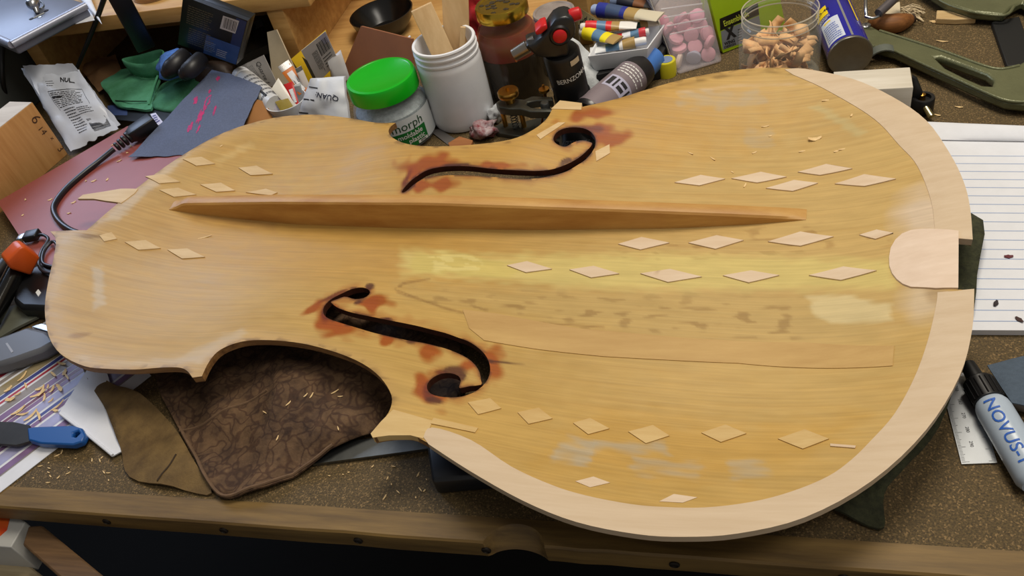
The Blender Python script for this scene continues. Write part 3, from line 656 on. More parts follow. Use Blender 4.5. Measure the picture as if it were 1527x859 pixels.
nb = box3('dark_case', A(653,738,.01), A(775,728,.01)-A(653,738,.01), A(640,640,.01)-A(653,738,.01), (0,0,1.6), mat('navy_case', (24, 27, 32), .35, var=.2), None, .25)
tag(nb, 'dark navy case tucked under the cello rim beside the bare bench', 'case')
sr, _ = sheet('steel_strip', [(478,664,.3),(645,640,.3),(645,668,.3),(466,692,.3)], DSTEEL, None, .25); tag(sr, 'dull grey steel strip sticking out under the cello corner', 'steel strip')
tin = TH('round_tin', 'black glossy round tin seen through the far f-hole', 'tin', A(862, 236))
tc_ = A(862, 236); GLB = mat('gloss_black', (10, 10, 11), .12, coat=.5)
lathe('tin_body', tc_, [(3.0, 0), (3.1, .1), (3.1, 1.1), (3.0, 1.2), (0, 1.2)], GLB, tin)
Stin = lambda u, v, off=0.: np.array([tc_[0]-2.6+5.2*u, tc_[1]+2.6-5.2*v, 1.2+off]); Stin.Lu = Stin.Lv = 5.2
lines(Stin, .25, .3, .75, .5, 4, GINK, tin, .3, seed=4); lines(Stin, .3, .6, .8, .75, 3, GINK, tin, .3, seed=6)
# ================================================================== right side
NP = TH('lined_notepad', 'white ruled notepad lying beside the round end of the cello top', 'notepad', A(1480, 350))
pg, S = sheet('pages', [(1370,205,.5),(1640,206,.5),(1640,493,.5),(1380,492,.5)], PAPER, NP, .45, (24, 24), 0, .0)
LB = mat('ruled_blue', (150, 170, 206), .8)
bars('ruled_lines', S, [(0, .115+.047*i, 1, .118+.047*i) for i in range(19)], LB, pg, .012, 8)
sheet('curled_page', [(1372,181,.9),(1640,192,.9),(1640,212,.62),(1390,208,.62)], PAPER, NP, .06, (12, 10), .28)
sheet('backing', [(1376,400,.08),(1640,402,.08),(1640,500,.08),(1390,497,.08)], mat('grey_backing', (120, 124, 134), .7), NP, .06)
for i, (x, y, l) in enumerate([(1504,383,'small dark red flake on the ruled notepad'),(1485,453,'larger black flake on the ruled notepad'),(1520,477,'thin dark brown flake at the lower edge of the ruled notepad')]):
    o = shaving(A(x, y, .53), .55, .3, i*1.1, .3, l, 'flakes on the notepad', 80+i, .03); o.name = 'dark_flake'; o['category'] = 'flake'; o.data.materials[0] = mat('flake%d' % i, [(96,34,44),(40,30,34),(62,38,34)][i], .7)
wbk = TH('support_block', 'pale squared wood block propping up the rim of the cello top', 'wood block', A(1350, 150))
o_ = A(1362, 130, 3.78); o_[2] = 0; bx = A(1250, 136, 3.78)-A(1362, 130, 3.78); by = A(1357, 100, 3.78)-A(1362, 130, 3.78)
box3('block_body', o_, bx*1.05, by, (0, 0, 3.78), wood('pale_block', (214, 206, 190), (196, 186, 166), fine=.5), wbk, .06)
kn = TH('knob_clamp', 'black clamp knob with a brass pin beside the pale wood block', 'clamp', A(1376, 160))
kc = A(1376, 152, .9)
lathe('knob', (kc[0], kc[1], 0), [(.85, 0), (.9, .1), (.9, 1.3), (.85, 1.4), (.6, 1.4), (.6, 1.1), (0, 1.1)], BLACK, kn, 24)
pn = A(1379, 158, .9); pe = A(1389, 174, .5); tube('pin', [pn, pe], .26, mat('brass_pin', (205, 195, 150), .25, 1.), kn, 12, False)
lathe('bolt', (kc[0]-.1, kc[1]+.1, 1.1), [(.28, 0), (.28, .5), (.1, .6), (0, .6)], BRASS, kn, 12)
cutout('clamp_arm', [(1360,112),(1367,116),(1376,138),(1366,150),(1361,150)], A(1364, 165), .4, BLACK, kn, .05)
stp = TH('strap', 'curved grey metal strap behind the pale wood block', 'strap', A(1310, 100))
c0 = A(1312, 103); V = []; F = []
for i in range(13):
    t = math.pi*(i/12); 
    for w_, r_ in ((-.55, 1.5), (.55, 1.5), (.55, 1.38), (-.55, 1.38)): V.append((c0[0]+.4+math.cos(t)*r_, c0[1]+1.2+w_, .02+math.sin(t)*r_))
for i in range(12):
    for k in range(4): a = i*4+k; b = i*4+(k+1) % 4; F.append((a, b, b+4, a+4))
F += [(3,2,1,0), (48,49,50,51)]
smooth_angle(mk('metal_band', V, F, mat('grey_strap', (110, 116, 108), .5, .4, var=.15), stp))
# olive casting
OLV = mat('olive_enamel', (104, 106, 76), .33, .25, var=.12, sc=30, bump=.35, bsc=420)
fr = TH('cast_clamp', 'olive green cast iron clamp frame lying open on the bench', 'clamp', A(1450, 110))
slab('frame', [(1279,40),(1291,33),(1312,45),(1400,73),(1465,96),(1492,101),(1515,98),(1532,88),(1550,60),(1545,20),(1525,2),(1508,10),(1497,21),(1450,17),(1410,4),(1370,-22),(1360,-60),(1620,-60),(1640,60),(1600,130),(1560,152),(1527,154),(1500,151),(1470,139),(1420,116),(1380,98),(1335,77),(1300,68),(1281,53)], 1.3, .85, OLV, fr, [[(1392,84),(1402,84),(1440,98),(1472,110),(1483,119),(1480,128),(1465,127),(1440,116),(1410,101)]], .22)
for pl_ in ([(1335,76),(1380,97),(1420,115),(1470,138),(1500,149.5),(1527,152),(1560,150)], [(1312,46),(1400,74),(1465,97.5),(1492,103),(1520,98)], [(1370,-20),(1410,5),(1450,18),(1497,23),(1512,10)]):
    tube('bead', [A(x, y, 1.3) for x, y in pl_], .15, OLV, fr, 8)
lathe('pivot_screw', A(1291, 40, 1.25), [(.45, 0), (.45, .2), (.3, .3), (.12, .3), (.12, .22), (0, .22)], STEEL, fr, 18)
bk = slab('black_block', [(1479,33),(1520,24),(1545,95),(1502,98)], .5, .49, mat('black_rubber', (12, 13, 13), .6), None, (), .06); tag(bk, 'black rubber block lying inside the olive clamp frame', 'block')
awl = TH('hook_tool', 'thin steel hook tool with a grey handle above the olive clamp end', 'tool', A(1300, 28))
tube('shaft', [A(1291,-14,3.4), A(1291,10,3.0), A(1292,24,2.5)], .16, STEEL, awl, 8)
tube('hook', [A(1290,24,2.5), A(1300,27,2.4), A(1310,24,2.4), A(1312,18,2.5)], .14, STEEL, awl, 8)
tube('handle', [A(1310,20,2.6), A(1345,-12,3.2)], .42, mat('grey_handle', (104, 98, 100), .4, .5), awl, 12, False)
wh = TH('turned_handle', 'worn round brown wooden handle lying behind the olive clamp', 'handle', A(1335, 40))
tube('grip', [A(1300,32,.7), A(1318,36,.9), A(1340,34,.85), A(1356,29,.6)], [.5, .95, .9, .55], wood('handle_wood', (150, 96, 44), (104, 62, 26)), wh, 16)
tube('ferrule', [A(1354,30,.6), A(1361,27,.6)], .5, mat('dark_end', (56, 36, 20), .7), wh, 14, False)
slab('stub', [(1318,10),(1342,2),(1343,20),(1322,26)], 1.3, .6, CREAM, wh, (), .05)
pg_ = slab('wooden_peg', [(1397,15),(1425,15.5),(1456,27),(1425,28.5),(1396,27.5)], .6, .58, wood('peg_wood', (206, 178, 128), (186, 154, 104)), None, (), .08); tag(pg_, 'tapered pale wooden peg lying behind the olive clamp', 'peg')
V = []; F = []; rnd = random.Random(3)
for i in range(26):
    a = A(1342+rnd.random()*12, 10+rnd.random()*14, .3+rnd.random()*1.); b = A(1362+rnd.random()*18, 8+rnd.random()*24, .15+rnd.random()*.4); mth = (a+b)/2+np.array([0, 0, .4*rnd.random()])
    for p, q_ in ((a, mth), (mth, b)):
        k = len(V); w_ = np.array([.02, .05, 0]); V += [p-w_, p+w_, q_+w_, q_-w_, p-w_-(0,0,.04), p+w_-(0,0,.04), q_+w_-(0,0,.04), q_-w_-(0,0,.04)]; F += [(k,k+1,k+2,k+3), (k+7,k+6,k+5,k+4), (k,k+4,k+5,k+1), (k+2,k+6,k+7,k+3)]
st_ = mk('fibre_tuft', V, F, mat('fibre', (206, 186, 150), .8)); st_['kind'] = 'stuff'; tag(st_, 'tuft of pale wood fibres beside the brown handle', 'fibres')
for i, (x, y, L) in enumerate([(1405,62,1.0),(1395,33,.7),(1390,32,.5),(1430,160,.6),(1398,172,.5),(1452,140,.4)]):
    shaving(A(x, y, .02), L, .22, rnd.random()*3, .3, 'pale wood chip on the bench near the olive clamp', 'chips near the olive clamp', 100+i)
# blue spray can lying down
can_ = TH('spray_can', 'blue and yellow spray can lying with its bottom rim outwards', 'spray can', A(1262, 80))
cb = A(1268, 84, 1.95); ce = A(1217, -40, 1.95); dv = nrm(ce-cb); ce = cb+dv*9.5
BLUE = mat('can_blue', (22, 24, 150), .25, coat=.3); YEL = mat('can_yellow', (246, 214, 20), .35)
lathe('can_body', cb, [(1.7, .45), (1.88, .3), (1.88, 9.2), (1.6, 9.8), (1.0, 10.1), (0, 10.1)], BLUE, can_, 40, axis=dv)
lathe('bottom_rim', cb, [(0, .25), (1.45, .12), (1.75, -.04), (1.9, -.02), (1.95, .1), (1.9, .3)], mat('tin_rim', (150, 148, 140), .35, .9, var=.1), can_, 40, axis=dv, cap=False)
S = cyl_S(cb, dv, 1.88, -100, 100, 0, 9)
# u grows to the camera's right when the axis points away
PNL = patchS('panel', S, mat('panel_white', (206, 212, 226), .35), can_, .015, (8, 6), (.27, .50, .55, .93), 'white instruction panel')
patchS('silver_seam', S, mat('seam_silver', (190, 192, 196), .3, .7), can_, .02, (2, 6), (.615, .0, .645, .955))
LGO = patchS('logo_shield', S, YEL, can_, .02, (8, 4), (.24, .22, .45, .40), 'yellow emblem with black lettering')
patchS('yellow_band', S, YEL, can_, .02, (3, 4), (.80, .05, .83, .6))
lines(S, .27, .415, .47, .485, 3, WINK, can_, .4, seed=3); lines(S, .3, .6, .52, .91, 8, mat('panel_ink', (96, 116, 180), .6), PNL, .5, seed=9); patchS('highlight_line', S, YEL, PNL, .025, (3, 1), (.33, .53, .44, .555))
txt(S, 'WD-40', (.345, .31), .42, mat('logo_ink', (20, 22, 60), .5), LGO, 0, .035, bold=.03)
# glass jar with shavings
GLASS = mat('clear_glass', (225, 232, 226), .06, alpha=.16, spec=.9)
gj = TH('glass_jar', 'clear glass jar half full of wood shavings', 'jar', (63.4, 23.4, 0)); gc = np.array([63.4, 23.4, 0.])
lathe('glass', gc, [(0, .05), (3.2, .05), (3.55, .3), (3.6, .8), (3.6, 4.6), (3.4, 5.2), (3.25, 5.5), (3.3, 5.75), (3.15, 5.95), (3.3, 6.15), (3.15, 6.4), (3.25, 6.6), (3.2, 6.8)], GLASS, gj, 48, cap=False)
for z_ in (5.6, 6.15, 6.75):
    tube('thread_ring', [gc+np.array([math.cos(t)*3.28, math.sin(t)*3.28, z_]) for t in np.linspace(0, 2*math.pi, 41)], .06, mat('glass_ring', (214, 204, 184), .1, alpha=.55, spec=1.), gj, 6, False)
V = []; F = []; rnd = random.Random(12)
for i in range(110):
    t = rnd.random()*6.28; r_ = 3.2*rnd.random()**.5; c = gc+np.array([math.cos(t)*r_*.95, math.sin(t)*r_*.95, .5+3.5*rnd.random()**.8])
    a = np.array([rnd.gauss(0,1), rnd.gauss(0,1), rnd.gauss(0,.6)]); a = nrm(a)*(.5+.7*rnd.random()); b = nrm(np.cross(a, [rnd.gauss(0,1), rnd.gauss(0,1), rnd.gauss(0,1)]))*(.2+.35*rnd.random()); nn = nrm(np.cross(a, b))*.25
    k = len(V)
    for s_ in range(5):
        w_ = -1+s_*.5; p = c+a*w_+nn*(1-w_*w_)
        for e in (-1, 1):
            v = p+b*e; h_ = v[:2]-gc[:2]; l_ = np.linalg.norm(h_)
            if l_ > 3.4: v = np.array([*(gc[:2]+h_*3.4/l_), v[2]])
            V.append((v[0], v[1], min(max(v[2], .12), 5.))) 
    for s_ in range(4): q_ = k+2*s_; F.append((q_, q_+1, q_+3, q_+2))
so = mk('jar_shavings', V, F, mat('jar_shaving', (226, 178, 122), .75, var=.25, sc=60), None, True); so['kind'] = 'stuff'; tag(so, 'tangle of orange-tan wood shavings inside the glass jar', 'shavings')
sol = so.modifiers.new('thick', 'SOLIDIFY'); sol.thickness = .0005
# lime carton
LIME = mat('lime_card', (170, 206, 24), .4, var=.04)
lc = TH('lime_carton', 'lime green printed carton standing behind the glass jar', 'carton', A(1100, 70))
c4 = [np.array(q) for q in (A(1078,79,.1), A(1172,43,.1))]; bl, brr = c4; up_ = A(1057,-6,6.3)-bl; tl, tr = bl+up_*1.15, brr+up_*1.15
fo, S = sheet('front_face', [tl, tr, brr, bl], LIME, lc, .08, (8, 8))
nb_ = nrm(np.cross(tr-tl, bl-tl)); nb_ = nb_ if nb_@(CAM-bl) < 0 else -nb_
box3('carton_body', bl+nb_*.09, brr-bl, tl-bl, nb_*2., LIME, lc, .05)
def uvpx(S, q, n=26):
    """sheet coordinates of the spot seen at a pixel"""
    u = v = .5
    for _ in range(n):
        p = PJ(S(u, v)); du = (PJ(S(u+.01, v))-p)/.01; dv_ = (PJ(S(u, v+.01))-p)/.01
        J = np.array([du, dv_]).T; d = np.linalg.lstsq(J, np.array(q)-p, rcond=None)[0]; u += .8*d[0]; v += .8*d[1]
    return u, v
def quadpx(name, S, q4, mat_, par, off=.02, label=None, n=4):
    c = [uvpx(S, q) for q in q4]
    V = []; F = []
    for j in range(n+1):
        for i in range(n+1):
            s, t = i/n, j/n; w = [(1-s)*(1-t), s*(1-t), s*t, (1-s)*t]
            V.append(S(sum(w[k]*c[k][0] for k in range(4)), sum(w[k]*c[k][1] for k in range(4)), off))
    for j in range(n):
        for i in range(n): a = j*(n+1)+i; F.append((a, a+n+1, a+n+2, a+1))
    return mk(name, V, F, mat_, par, True, label)
def txtpx(S, s, q0, q1, h, mat_, par, off=.04, bold=.01, flip=False, name='lettering'):
    """lettering on a sheet: its middle line runs from pixel q0 to pixel q1"""
    a = np.array(uvpx(S, q0)); b = np.array(uvpx(S, q1)); V, F = text2d(s, bold); w = V[:,0].max()-V[:,0].min()
    sc_ = np.array([S.Lu, S.Lv]); A_ = a*sc_; B_ = b*sc_; d = B_-A_; L = np.linalg.norm(d); d = d/L; up = np.array([d[1], -d[0]])*(-1 if flip else 1)
    mid = (A_+B_)/2; X = V[:,0]/w*L; Y = V[:,1]*h*1.35
    return mk(name, [S(*((mid+d*x+up*y)/sc_), off) for x, y in zip(X, Y)], F, mat_, par)
BND = quadpx('black_band', S, [(1073,28),(1130,4),(1132,22),(1074,46)], mat('band_black', (18, 18, 16), .4), lc, .02)
GPN = quadpx('grey_panel', S, [(1075,47),(1132,23),(1136,54),(1078,74)], mat('panel_grey', (150, 158, 170), .35, .3), lc, .02)
txtpx(S, 'Ensemble de', (1079,36), (1116,20), .62, mat('lime_ink', (200, 214, 70), .5), BND, bold=.02)
txtpx(S, 'X', (1081,52), (1097,46), 1.25, INK, GPN, bold=.06); txtpx(S, 'WING', (1080,66), (1096,60), .36, INK, GPN, bold=.04); txtpx(S, 'DESIGN', (1080,71), (1097,65), .26, INK, GPN, bold=.03)
bars('print', S, [(*uvpx(S, (1100,44+i*4)), *(np.array(uvpx(S, (1100,44+i*4)))+(.06, .012))) for i in range(5)], INK, GPN, .03, 1)
# tub of pink tablets
TUB = mat('milky_plastic', (235, 228, 236), .25, alpha=.28, spec=.7)
tb = TH('plastic_tub', 'milky clear plastic tub filled with pink and grey tablets', 'tub', A(1045, 100))
f0, f1 = A(1011,113,.05), A(1079,93,.05); t0, t1 = A(966,-14,6.8), A(1053,-14,6.8)
ndep = nrm(np.cross(f1-f0, t0-f0)); ndep = ndep if ndep@(CAM-f0) < 0 else -ndep
dep = np.array([-(f1-f0)[1], (f1-f0)[0], 0]); dep = nrm(dep)*3.4
V = [f0, f1, f1+dep, f0+dep, t0, t1, t1+dep, t0+dep]
bevel(mk('tub_wall', V, [(0,3,2,1), (0,1,5,4), (1,2,6,5), (2,3,7,6), (3,0,4,7)], TUB, tb), .35, 3)
S = lambda u, v, off=0.: (t0*(1-u)+t1*u)*(1-v)+(f0*(1-u)+f1*u)*v-nrm(dep)*off
S.Lu = 5.5; S.Lv = 7.5
for i in range(4):
    a = .22+.10*i; tube('moulded_rib', [S(.12, a, .05), S(.5, a-.03, .12), S(.88, a-.05, .05)], .07, mat('rib_white', (240, 238, 240), .2, alpha=.5), tb, 6)
V0 = [f0, f0+dep, t0+dep, t0]
nl = nrm(np.cross(f0-t0, dep)); nl = nl if nl[0] < 0 else -nl
so_, SL = sheet('side_label', [t0+dep*.96+nl*.03, t0+dep*.04+nl*.03, f0+dep*.04+nl*.03, f0+dep*.96+nl*.03], mat('label_grey', (196, 190, 180), .6), tb, .02)
lines(SL, .1, .1, .9, .85, 16, mat('label_ink', (74, 70, 110), .6), tb, .4, seed=8)
PK = [mat('tablet_pink', (232, 168, 182), .8, var=.06), mat('tablet_rose', (226, 160, 178), .8, var=.06), mat('tablet_grey', (168, 170, 190), .8), mat('tablet_cream', (226, 204, 188), .8)]
rnd = random.Random(21); up0 = nrm((t0+t1)/2-(f0+f1)/2); ex = nrm(f1-f0); ed_ = nrm(dep); wdt = np.linalg.norm(f1-f0)
def tablet(i, u, v, w, kind, label):
    c = f0+(f1-f0)*u+dep*w+((t0-f0)*(1-u)+(t1-f1)*u)*v
    ax = nrm(-ed_*(1 if i % 3 else .4)+ex*rnd.gauss(0, .55)+up0*rnd.gauss(.2, .55))
    o = lathe('tablet', c-ax*.24, [(.6, 0), (.72, .08), (.72, .4), (.6, .48), (0, .5)], PK[kind], None, 18, axis=ax)
    tag(o, label, 'tablet', 'tablets in the plastic tub')
k = 0
for v in (.1, .235, .37, .5, .6):
    for u in (.19, .5, .81):
        for w in (.27, .68):
            if v > .55 and (w > .5 or u < .4): continue
            kind = 2 if (k == 2) else (3 if k == 0 else k % 2); 
            tablet(k, u+(.06 if int(v*100) % 2 else -.03), v+rnd.gauss(0, .008), w, kind, {2: 'blue-grey round tablet near the bottom of the plastic tub', 3: 'cream round tablet in the bottom corner of the plastic tub'}.get(kind, ['round chalky pink tablet in the plastic tub', 'round deeper rose tablet in the plastic tub'][kind if kind < 2 else 0]))
            k += 1
# ================================================================== paint tubes, tray, bottle
dk = TH('dark_carton', 'black carton under the white tray', 'carton', A(930, 120))
p0 = A(880,125,0); box3('carton_body', A(893,140,.02)*np.array([1,1,1]), A(985,118,.02)-A(893,140,.02), (1.5, 6.5, 0), (0, 0, 2.1), mat('carton_black', (22, 22, 24), .6), dk, .05)
ty = TH('white_tray', 'shallow white plastic tray holding paint tubes', 'tray', A(935, 100, 2.1))
R4 = [A(876,84,4.0), A(966,72,4.0), A(992,36,4.0), A(896,50,4.0)]; cen = sum(R4)/4; B4 = [np.array([*(cen[:2]+(p[:2]-cen[:2])*.88), 2.2]) for p in R4]
V = []; F = []
def ring(c4, ins): 
    c = sum(c4)/4; return [p+(c-p)*ins for p in c4]
r0 = spline(R4, 1, True)
V = [*B4, *R4, *ring(R4, .05), *[p+np.array([0,0,.15]) for p in ring(B4, .06)]]
for i in range(4):
    j = (i+1) % 4; F += [(i, j, j+4, i+4), (i+4, j+4, j+8, i+8), (i+8, j+8, j+12, i+12)]
F += [(3,2,1,0), (12,13,14,15)]
bevel(mk('tray_shell', V, F, WPLAST, ty), .14, 3)
def ptube(a, b, r, bands, label, flat=True):
    a = PT(a); b = PT(b); d = nrm(b-a); L = np.linalg.norm(b-a); s = nrm(np.cross(d, [0, 0, 1])); u = np.cross(s, d)
    t = TH('paint_tube', label, 'paint tube', (a+b)/2-np.array([0, 0, r]), 'paint tubes in and above the tray')
    for (f0_, f1_, c, nm) in bands:
        V = []; F = []; n = 20; K = 5
        for i in range(K+1):
            f = f0_+(f1_-f0_)*i/K
            if nm == 'cap': rs_, ru = r*.72, r*.72
            else: g_ = max(0, (f-.2)/.8); rs_, ru = r*(1+.25*g_), r*(1-.9*g_)+.03
            if nm == 'cap' and i == 0: rs_ *= .85; ru *= .85
            for k in range(n):
                th = 2*math.pi*k/n; V.append(a+d*L*f+s*rs_*math.cos(th)+u*ru*math.sin(th))
        for i in range(K):
            for k in range(n): k2 = (k+1) % n; F.append((i*n+k, i*n+k2, (i+1)*n+k2, (i+1)*n+k))
        F += [tuple(range(n))[::-1], tuple(K*n+k for k in range(n))]
        smooth_angle(mk(nm, V, F, mat('paint_%d_%d_%d' % c, c, .35), t), 45)
RD, BL_, YE, GO, WH, DB, LB_ = (214,44,50), (92,128,160), (236,218,30), (170,140,84), (228,226,222), (38,50,140), (150,166,196)
ptube((884,14,5.2), (985,25,5.2), .75, [(0,.12,LB_,'cap'), (.1,.24,DB,'band'), (.24,.45,(62,80,112),'band'), (.45,.52,DB,'band'), (.52,.68,GO,'band'), (.68,1,(206,196,170),'crimp')], 'dark blue and gold paint tube lying behind the others')
ptube((866,41,4.9), (950,37,4.7), .6, [(0,.12,WH,'cap'), (.1,.3,RD,'band'), (.3,.46,BL_,'band'), (.46,.56,RD,'band'), (.56,.7,GO,'band'), (.7,1,(232,228,222),'crimp')], 'paint tube with red, blue and gold bands above the yellow one')
ptube((867,47,4.45), (922,60,4.4), .68, [(0,.13,WH,'cap'), (.12,.4,YE,'band'), (.4,.62,BL_,'band'), (.62,.78,YE,'band'), (.78,1,GO,'crimp')], 'bright yellow paint tube with a blue band and white cap')
ptube((968,47,4.2), (918,55,4.1), .45, [(0,.1,WH,'cap'), (.1,.3,(206,60,70),'band'), (.3,.55,BL_,'band'), (.55,.8,(220,222,226),'band'), (.8,1,RD,'crimp')], 'short white and red paint tube beside the yellow one')
ptube((964,60,3.7), (880,76,3.5), .55, [(0,.22,WH,'cap'), (.2,.42,GO,'band'), (.42,.48,WH,'band'), (.48,.72,BL_,'band'), (.72,1,(226,228,230),'crimp')], 'white and gold paint tube lying inside the tray front')
ptube((947,39,4.1), (984,33,4.0), .5, [(0,.2,(30,92,74),'cap'), (.2,.5,GO,'band'), (.5,1,(222,214,196),'crimp')], 'small green-capped paint tube at the tray corner')
ptube((912,2,5.0), (978,6,5.0), .7, [(0,.2,(110,124,150),'cap'), (.18,.55,(30,32,44),'band'), (.55,.8,(120,74,40),'band'), (.8,1,(70,64,60),'crimp')], 'dark paint tube with a brown band at the very back')
kp = TH('khaki_leaflet', 'khaki leaflet with black printed capitals behind the torch', 'leaflet', A(880, 60))
_, S = sheet('leaf', [(858,8,4.5),(905,38,2.5),(898,66,1.),(848,34,2.5)], mat('khaki_paper', (150, 136, 96), .8, var=.08), kp, .03)
for i, (s, q0, q1) in enumerate((('INET P', (872,26), (893,36)), ('ET P', (866,30), (882,39)), ('T P', (862,36), (874,43)))): txtpx(S, s, q1, q0, .5, INK, kp, bold=.02)
pt_ = TH('paper_towel', 'crumpled grey-white paper towel beside the black torch', 'paper towel', A(885, 130))
sheet('towel', [(849,52,5.6),(878,78,3.6),(912,121,.8),(866,150,.2)], mat('towel_white', (206, 210, 212), .95, var=.06, sc=300, bump=.4, bsc=900), pt_, .12, (16, 16), .2, .55, 3, .5)
sheet('towel_fold', [(862,105,3.),(884,88,2.8),(911,119,.9),(868,148,.3)], mat('towel_white', (206, 210, 212)), pt_, .1, (12, 12), .5, .4, 8, .6)
sb = TH('dark_bottle', 'dark bottle with a blue cap lying behind the cello rim', 'bottle', A(930, 125))
ba, be = A(893,158,1.7), A(957,103,1.7); dv = nrm(be-ba); Lb = np.linalg.norm(be-ba)
lathe('body', ba, [(0, -2), (1.5, -2), (1.7, -1.7), (1.7, Lb-1.6), (1.62, Lb-.6), (1.5, Lb), (0, Lb)], mat('bottle_dark', (34, 32, 34), .3), sb, 32, axis=dv)
lathe('cap', be, [(1.3, 0), (1.3, .3), (1.15, 2.2), (1., 2.3), (0, 2.3)], mat('cap_blue', (70, 120, 196), .35), sb, 28, axis=dv)
S = cyl_S(ba, dv, 1.7, -80, 80, -1.5, Lb-1.6)
LBL = patchS('label', S, mat('label_mauve', (128, 116, 122), .5), sb, .01, (14, 2)); lines(S, .15, .05, .85, .28, 4, WINK, LBL, .35, seed=2)
patchS('label_band', S, mat('label_lilac', (176, 174, 196), .5), sb, .02, (10, 1), (.15, .36, .85, .62)); bars('print', S, [(.2,.4,.3,.58), (.35,.4,.39,.58), (.44,.4,.6,.46), (.44,.5,.6,.57), (.66,.4,.7,.58)], INK, sb, .035, 2)
ye = TH('yellow_badge', 'round yellow and blue badge lid beside the plastic tub', 'lid', A(992, 92, 1.))
yc = A(993,89,1.6); lathe('lid', (yc[0], yc[1], 0), [(.95, 0), (.95, 1.5), (.9, 1.6), (0, 1.6)], mat('badge_yellow', (206, 196, 40), .4), ye, 24); lathe('emblem', yc, [(.65, 0), (.65, .04), (0, .04)], mat('badge_blue', (120, 140, 176), .4), ye, 20)
# ================================================================== middle of the clutter
BT = TH('white_bottle', 'open white plastic bottle holding flat wooden sticks', 'bottle', (33.0, 20.3, 0)); bc = np.array([33.0, 20.3, 0.])
lathe('bottle_wall', bc, [(0, .1), (2.7, .02), (3.0, .15), (3.12, .5), (3.15, 1.), (3.15, 6.4), (3.1, 6.9), (3.0, 7.1), (3.12, 7.2), (3.12, 7.38), (2.95, 7.45), (2.95, 7.75), (3.12, 7.85), (3.12, 8.0), (2.98, 8.1), (2.98, 8.35), (3.1, 8.45), (3.05, 8.6), (2.8, 8.6), (2.72, 8.4), (2.75, 1.), (0, .6)], WPLAST, BT, 56, cap=False)
STK = wood('stick_wood', (216, 186, 140), (196, 162, 114), axis='z', fine=.4)
def stick(b, t, w, th, label):
    b = np.asarray(b, float); t = np.asarray(t, float); d = t-b; wv = CAM-b; s = nrm(np.cross(d, wv))*w; n = nrm(np.cross(s, d))*th
    o = box3('wooden_stick', b-s/2-n/2, s, n, d, STK, None, .06); tag(o, label, 'stick', 'sticks in the white bottle')
stick((33.9, 19.6, 1.2), A(628, 10, 11.4), 2.1, .75, 'shorter wooden stick with a square cut end in the white bottle')
stick((32.4, 21.4, 1.2), A(678, -28, 12.6), 2.5, .6, 'taller flat wooden stick leaning the other way in the white bottle')
stick((32.6, 20.6, 1.2), (34.7, 21.9, 8.9), .5, .3, 'thin splinter of wood behind the two sticks in the white bottle')
# moldable plastic jar
JR = TH('plastic_jar', 'clear plastic jar with a bright green screw lid and printed label', 'jar', (26.8, 17.7, 0)); jc = np.array([26.8, 17.7, 0.])
CLP_ = mat('clear_plastic', (225, 232, 236), .08, alpha=.2, spec=.8)
lathe('jar_wall', jc, [(0, .08), (3.3, .08), (3.65, .3), (3.75, .7), (3.75, 3.6), (3.6, 4.2), (3.2, 4.75), (3.0, 5.0), (3.0, 5.5)], CLP_, JR, 56, cap=False)
lathe('pellets', jc, [(0, .2), (3.2, .2), (3.55, .5), (3.6, 3.2), (3.5, 3.8), (3.1, 4.1), (0, 4.3)], mat('pellet_grey', (150, 160, 162), .5, rgb2=(92, 104, 106), sc=180, bump=.6, bsc=300), JR, 40)
lathe('green_lid', jc, [(3.2, 5.3), (3.42, 5.35), (3.42, 6.75), (3.32, 6.95), (3.05, 7.0), (2.95, 6.93), (0, 6.9)], mat('green_plastic', (8, 168, 22), .3, var=.03), JR, 64)
S = cyl_S(jc, (0, 0, 1), 3.76, -28, 118, .6, 3.75)
JLB = patchS('label', S, mat('label_white', (214, 220, 222), .45), JR, .015, (30, 4))
S2 = cyl_S(jc, (0, 0, 1), 3.76, -28, 42, .6, 2.35); GRN = mat('label_green', (16, 112, 44), .45)
GPL = patchS('green_panel', S2, GRN, JR, .03, (20, 3))
SJ = cyl_S(jc, (0, 0, 1), 3.76, -28, 62, .6, 3.75)
txt(SJ, 'morph', (.47, .25), .95, mat('label_dkgreen', (20, 72, 40), .5), JLB, off=.045, bold=.0)
txt(SJ, 'moldable', (.47, .58), .55, WINK, GPL, off=.05, bold=.01); txt(SJ, 'plastic', (.56, .78), .55, WINK, GPL, off=.05, bold=.01)
patchS('weight_box', SJ, WINK, JR, .045, (4, 1), (.56, .89, .76, .985)); txt(SJ, '800g', (.66, .937), .26, INK, JR, off=.06)
S3 = cyl_S(jc, (0, 0, 1), 3.76, 66, 116, .6, 3.75); lines(S3, .05, .05, .95, .42, 7, INK, JLB, .35, seed=5, rag=.1); barcode(S3, .2, .55, .85, .95, INK, JLB)
# gold lid jar
gj2 = TH('gold_lid_jar', 'big dark glass jar with a patterned gold lid', 'jar', (38.1, 24.3, 0)); gc2 = np.array([38.1, 24.3, 0.])
lathe('glass', gc2, [(0, .05), (2.9, .05), (3.2, .3), (3.25, 5.6), (3.1, 6.8), (2.6, 7.8), (2.3, 8.2), (2.3, 8.8)], mat('tinted_glass', (120, 104, 80), .05, alpha=.14, spec=1.), gj2, 48, cap=False)
lathe('dark_liquid', gc2, [(0, .2), (3.0, .2), (3.1, .4), (3.12, 5.0), (0, 5.0)], mat('liquid_brown', (26, 18, 10), .15), gj2, 40)
lathe('residue', gc2, [(3.1, 5.0), (3.1, 5.7), (3.0, 6.6), (2.6, 7.4), (0, 7.5)], mat('residue_red', (128, 34, 34), .35, rgb2=(120, 70, 36), sc=40), gj2, 40, cap=False)
lathe('gold_lid', gc2, [(2.45, 8.6), (2.55, 8.65), (2.55, 9.6), (2.45, 9.75), (2.2, 9.78), (2.1, 9.68), (0, 9.68)], mat('gold_metal', (206, 172, 64), .22, 1., var=.06), gj2, 48)
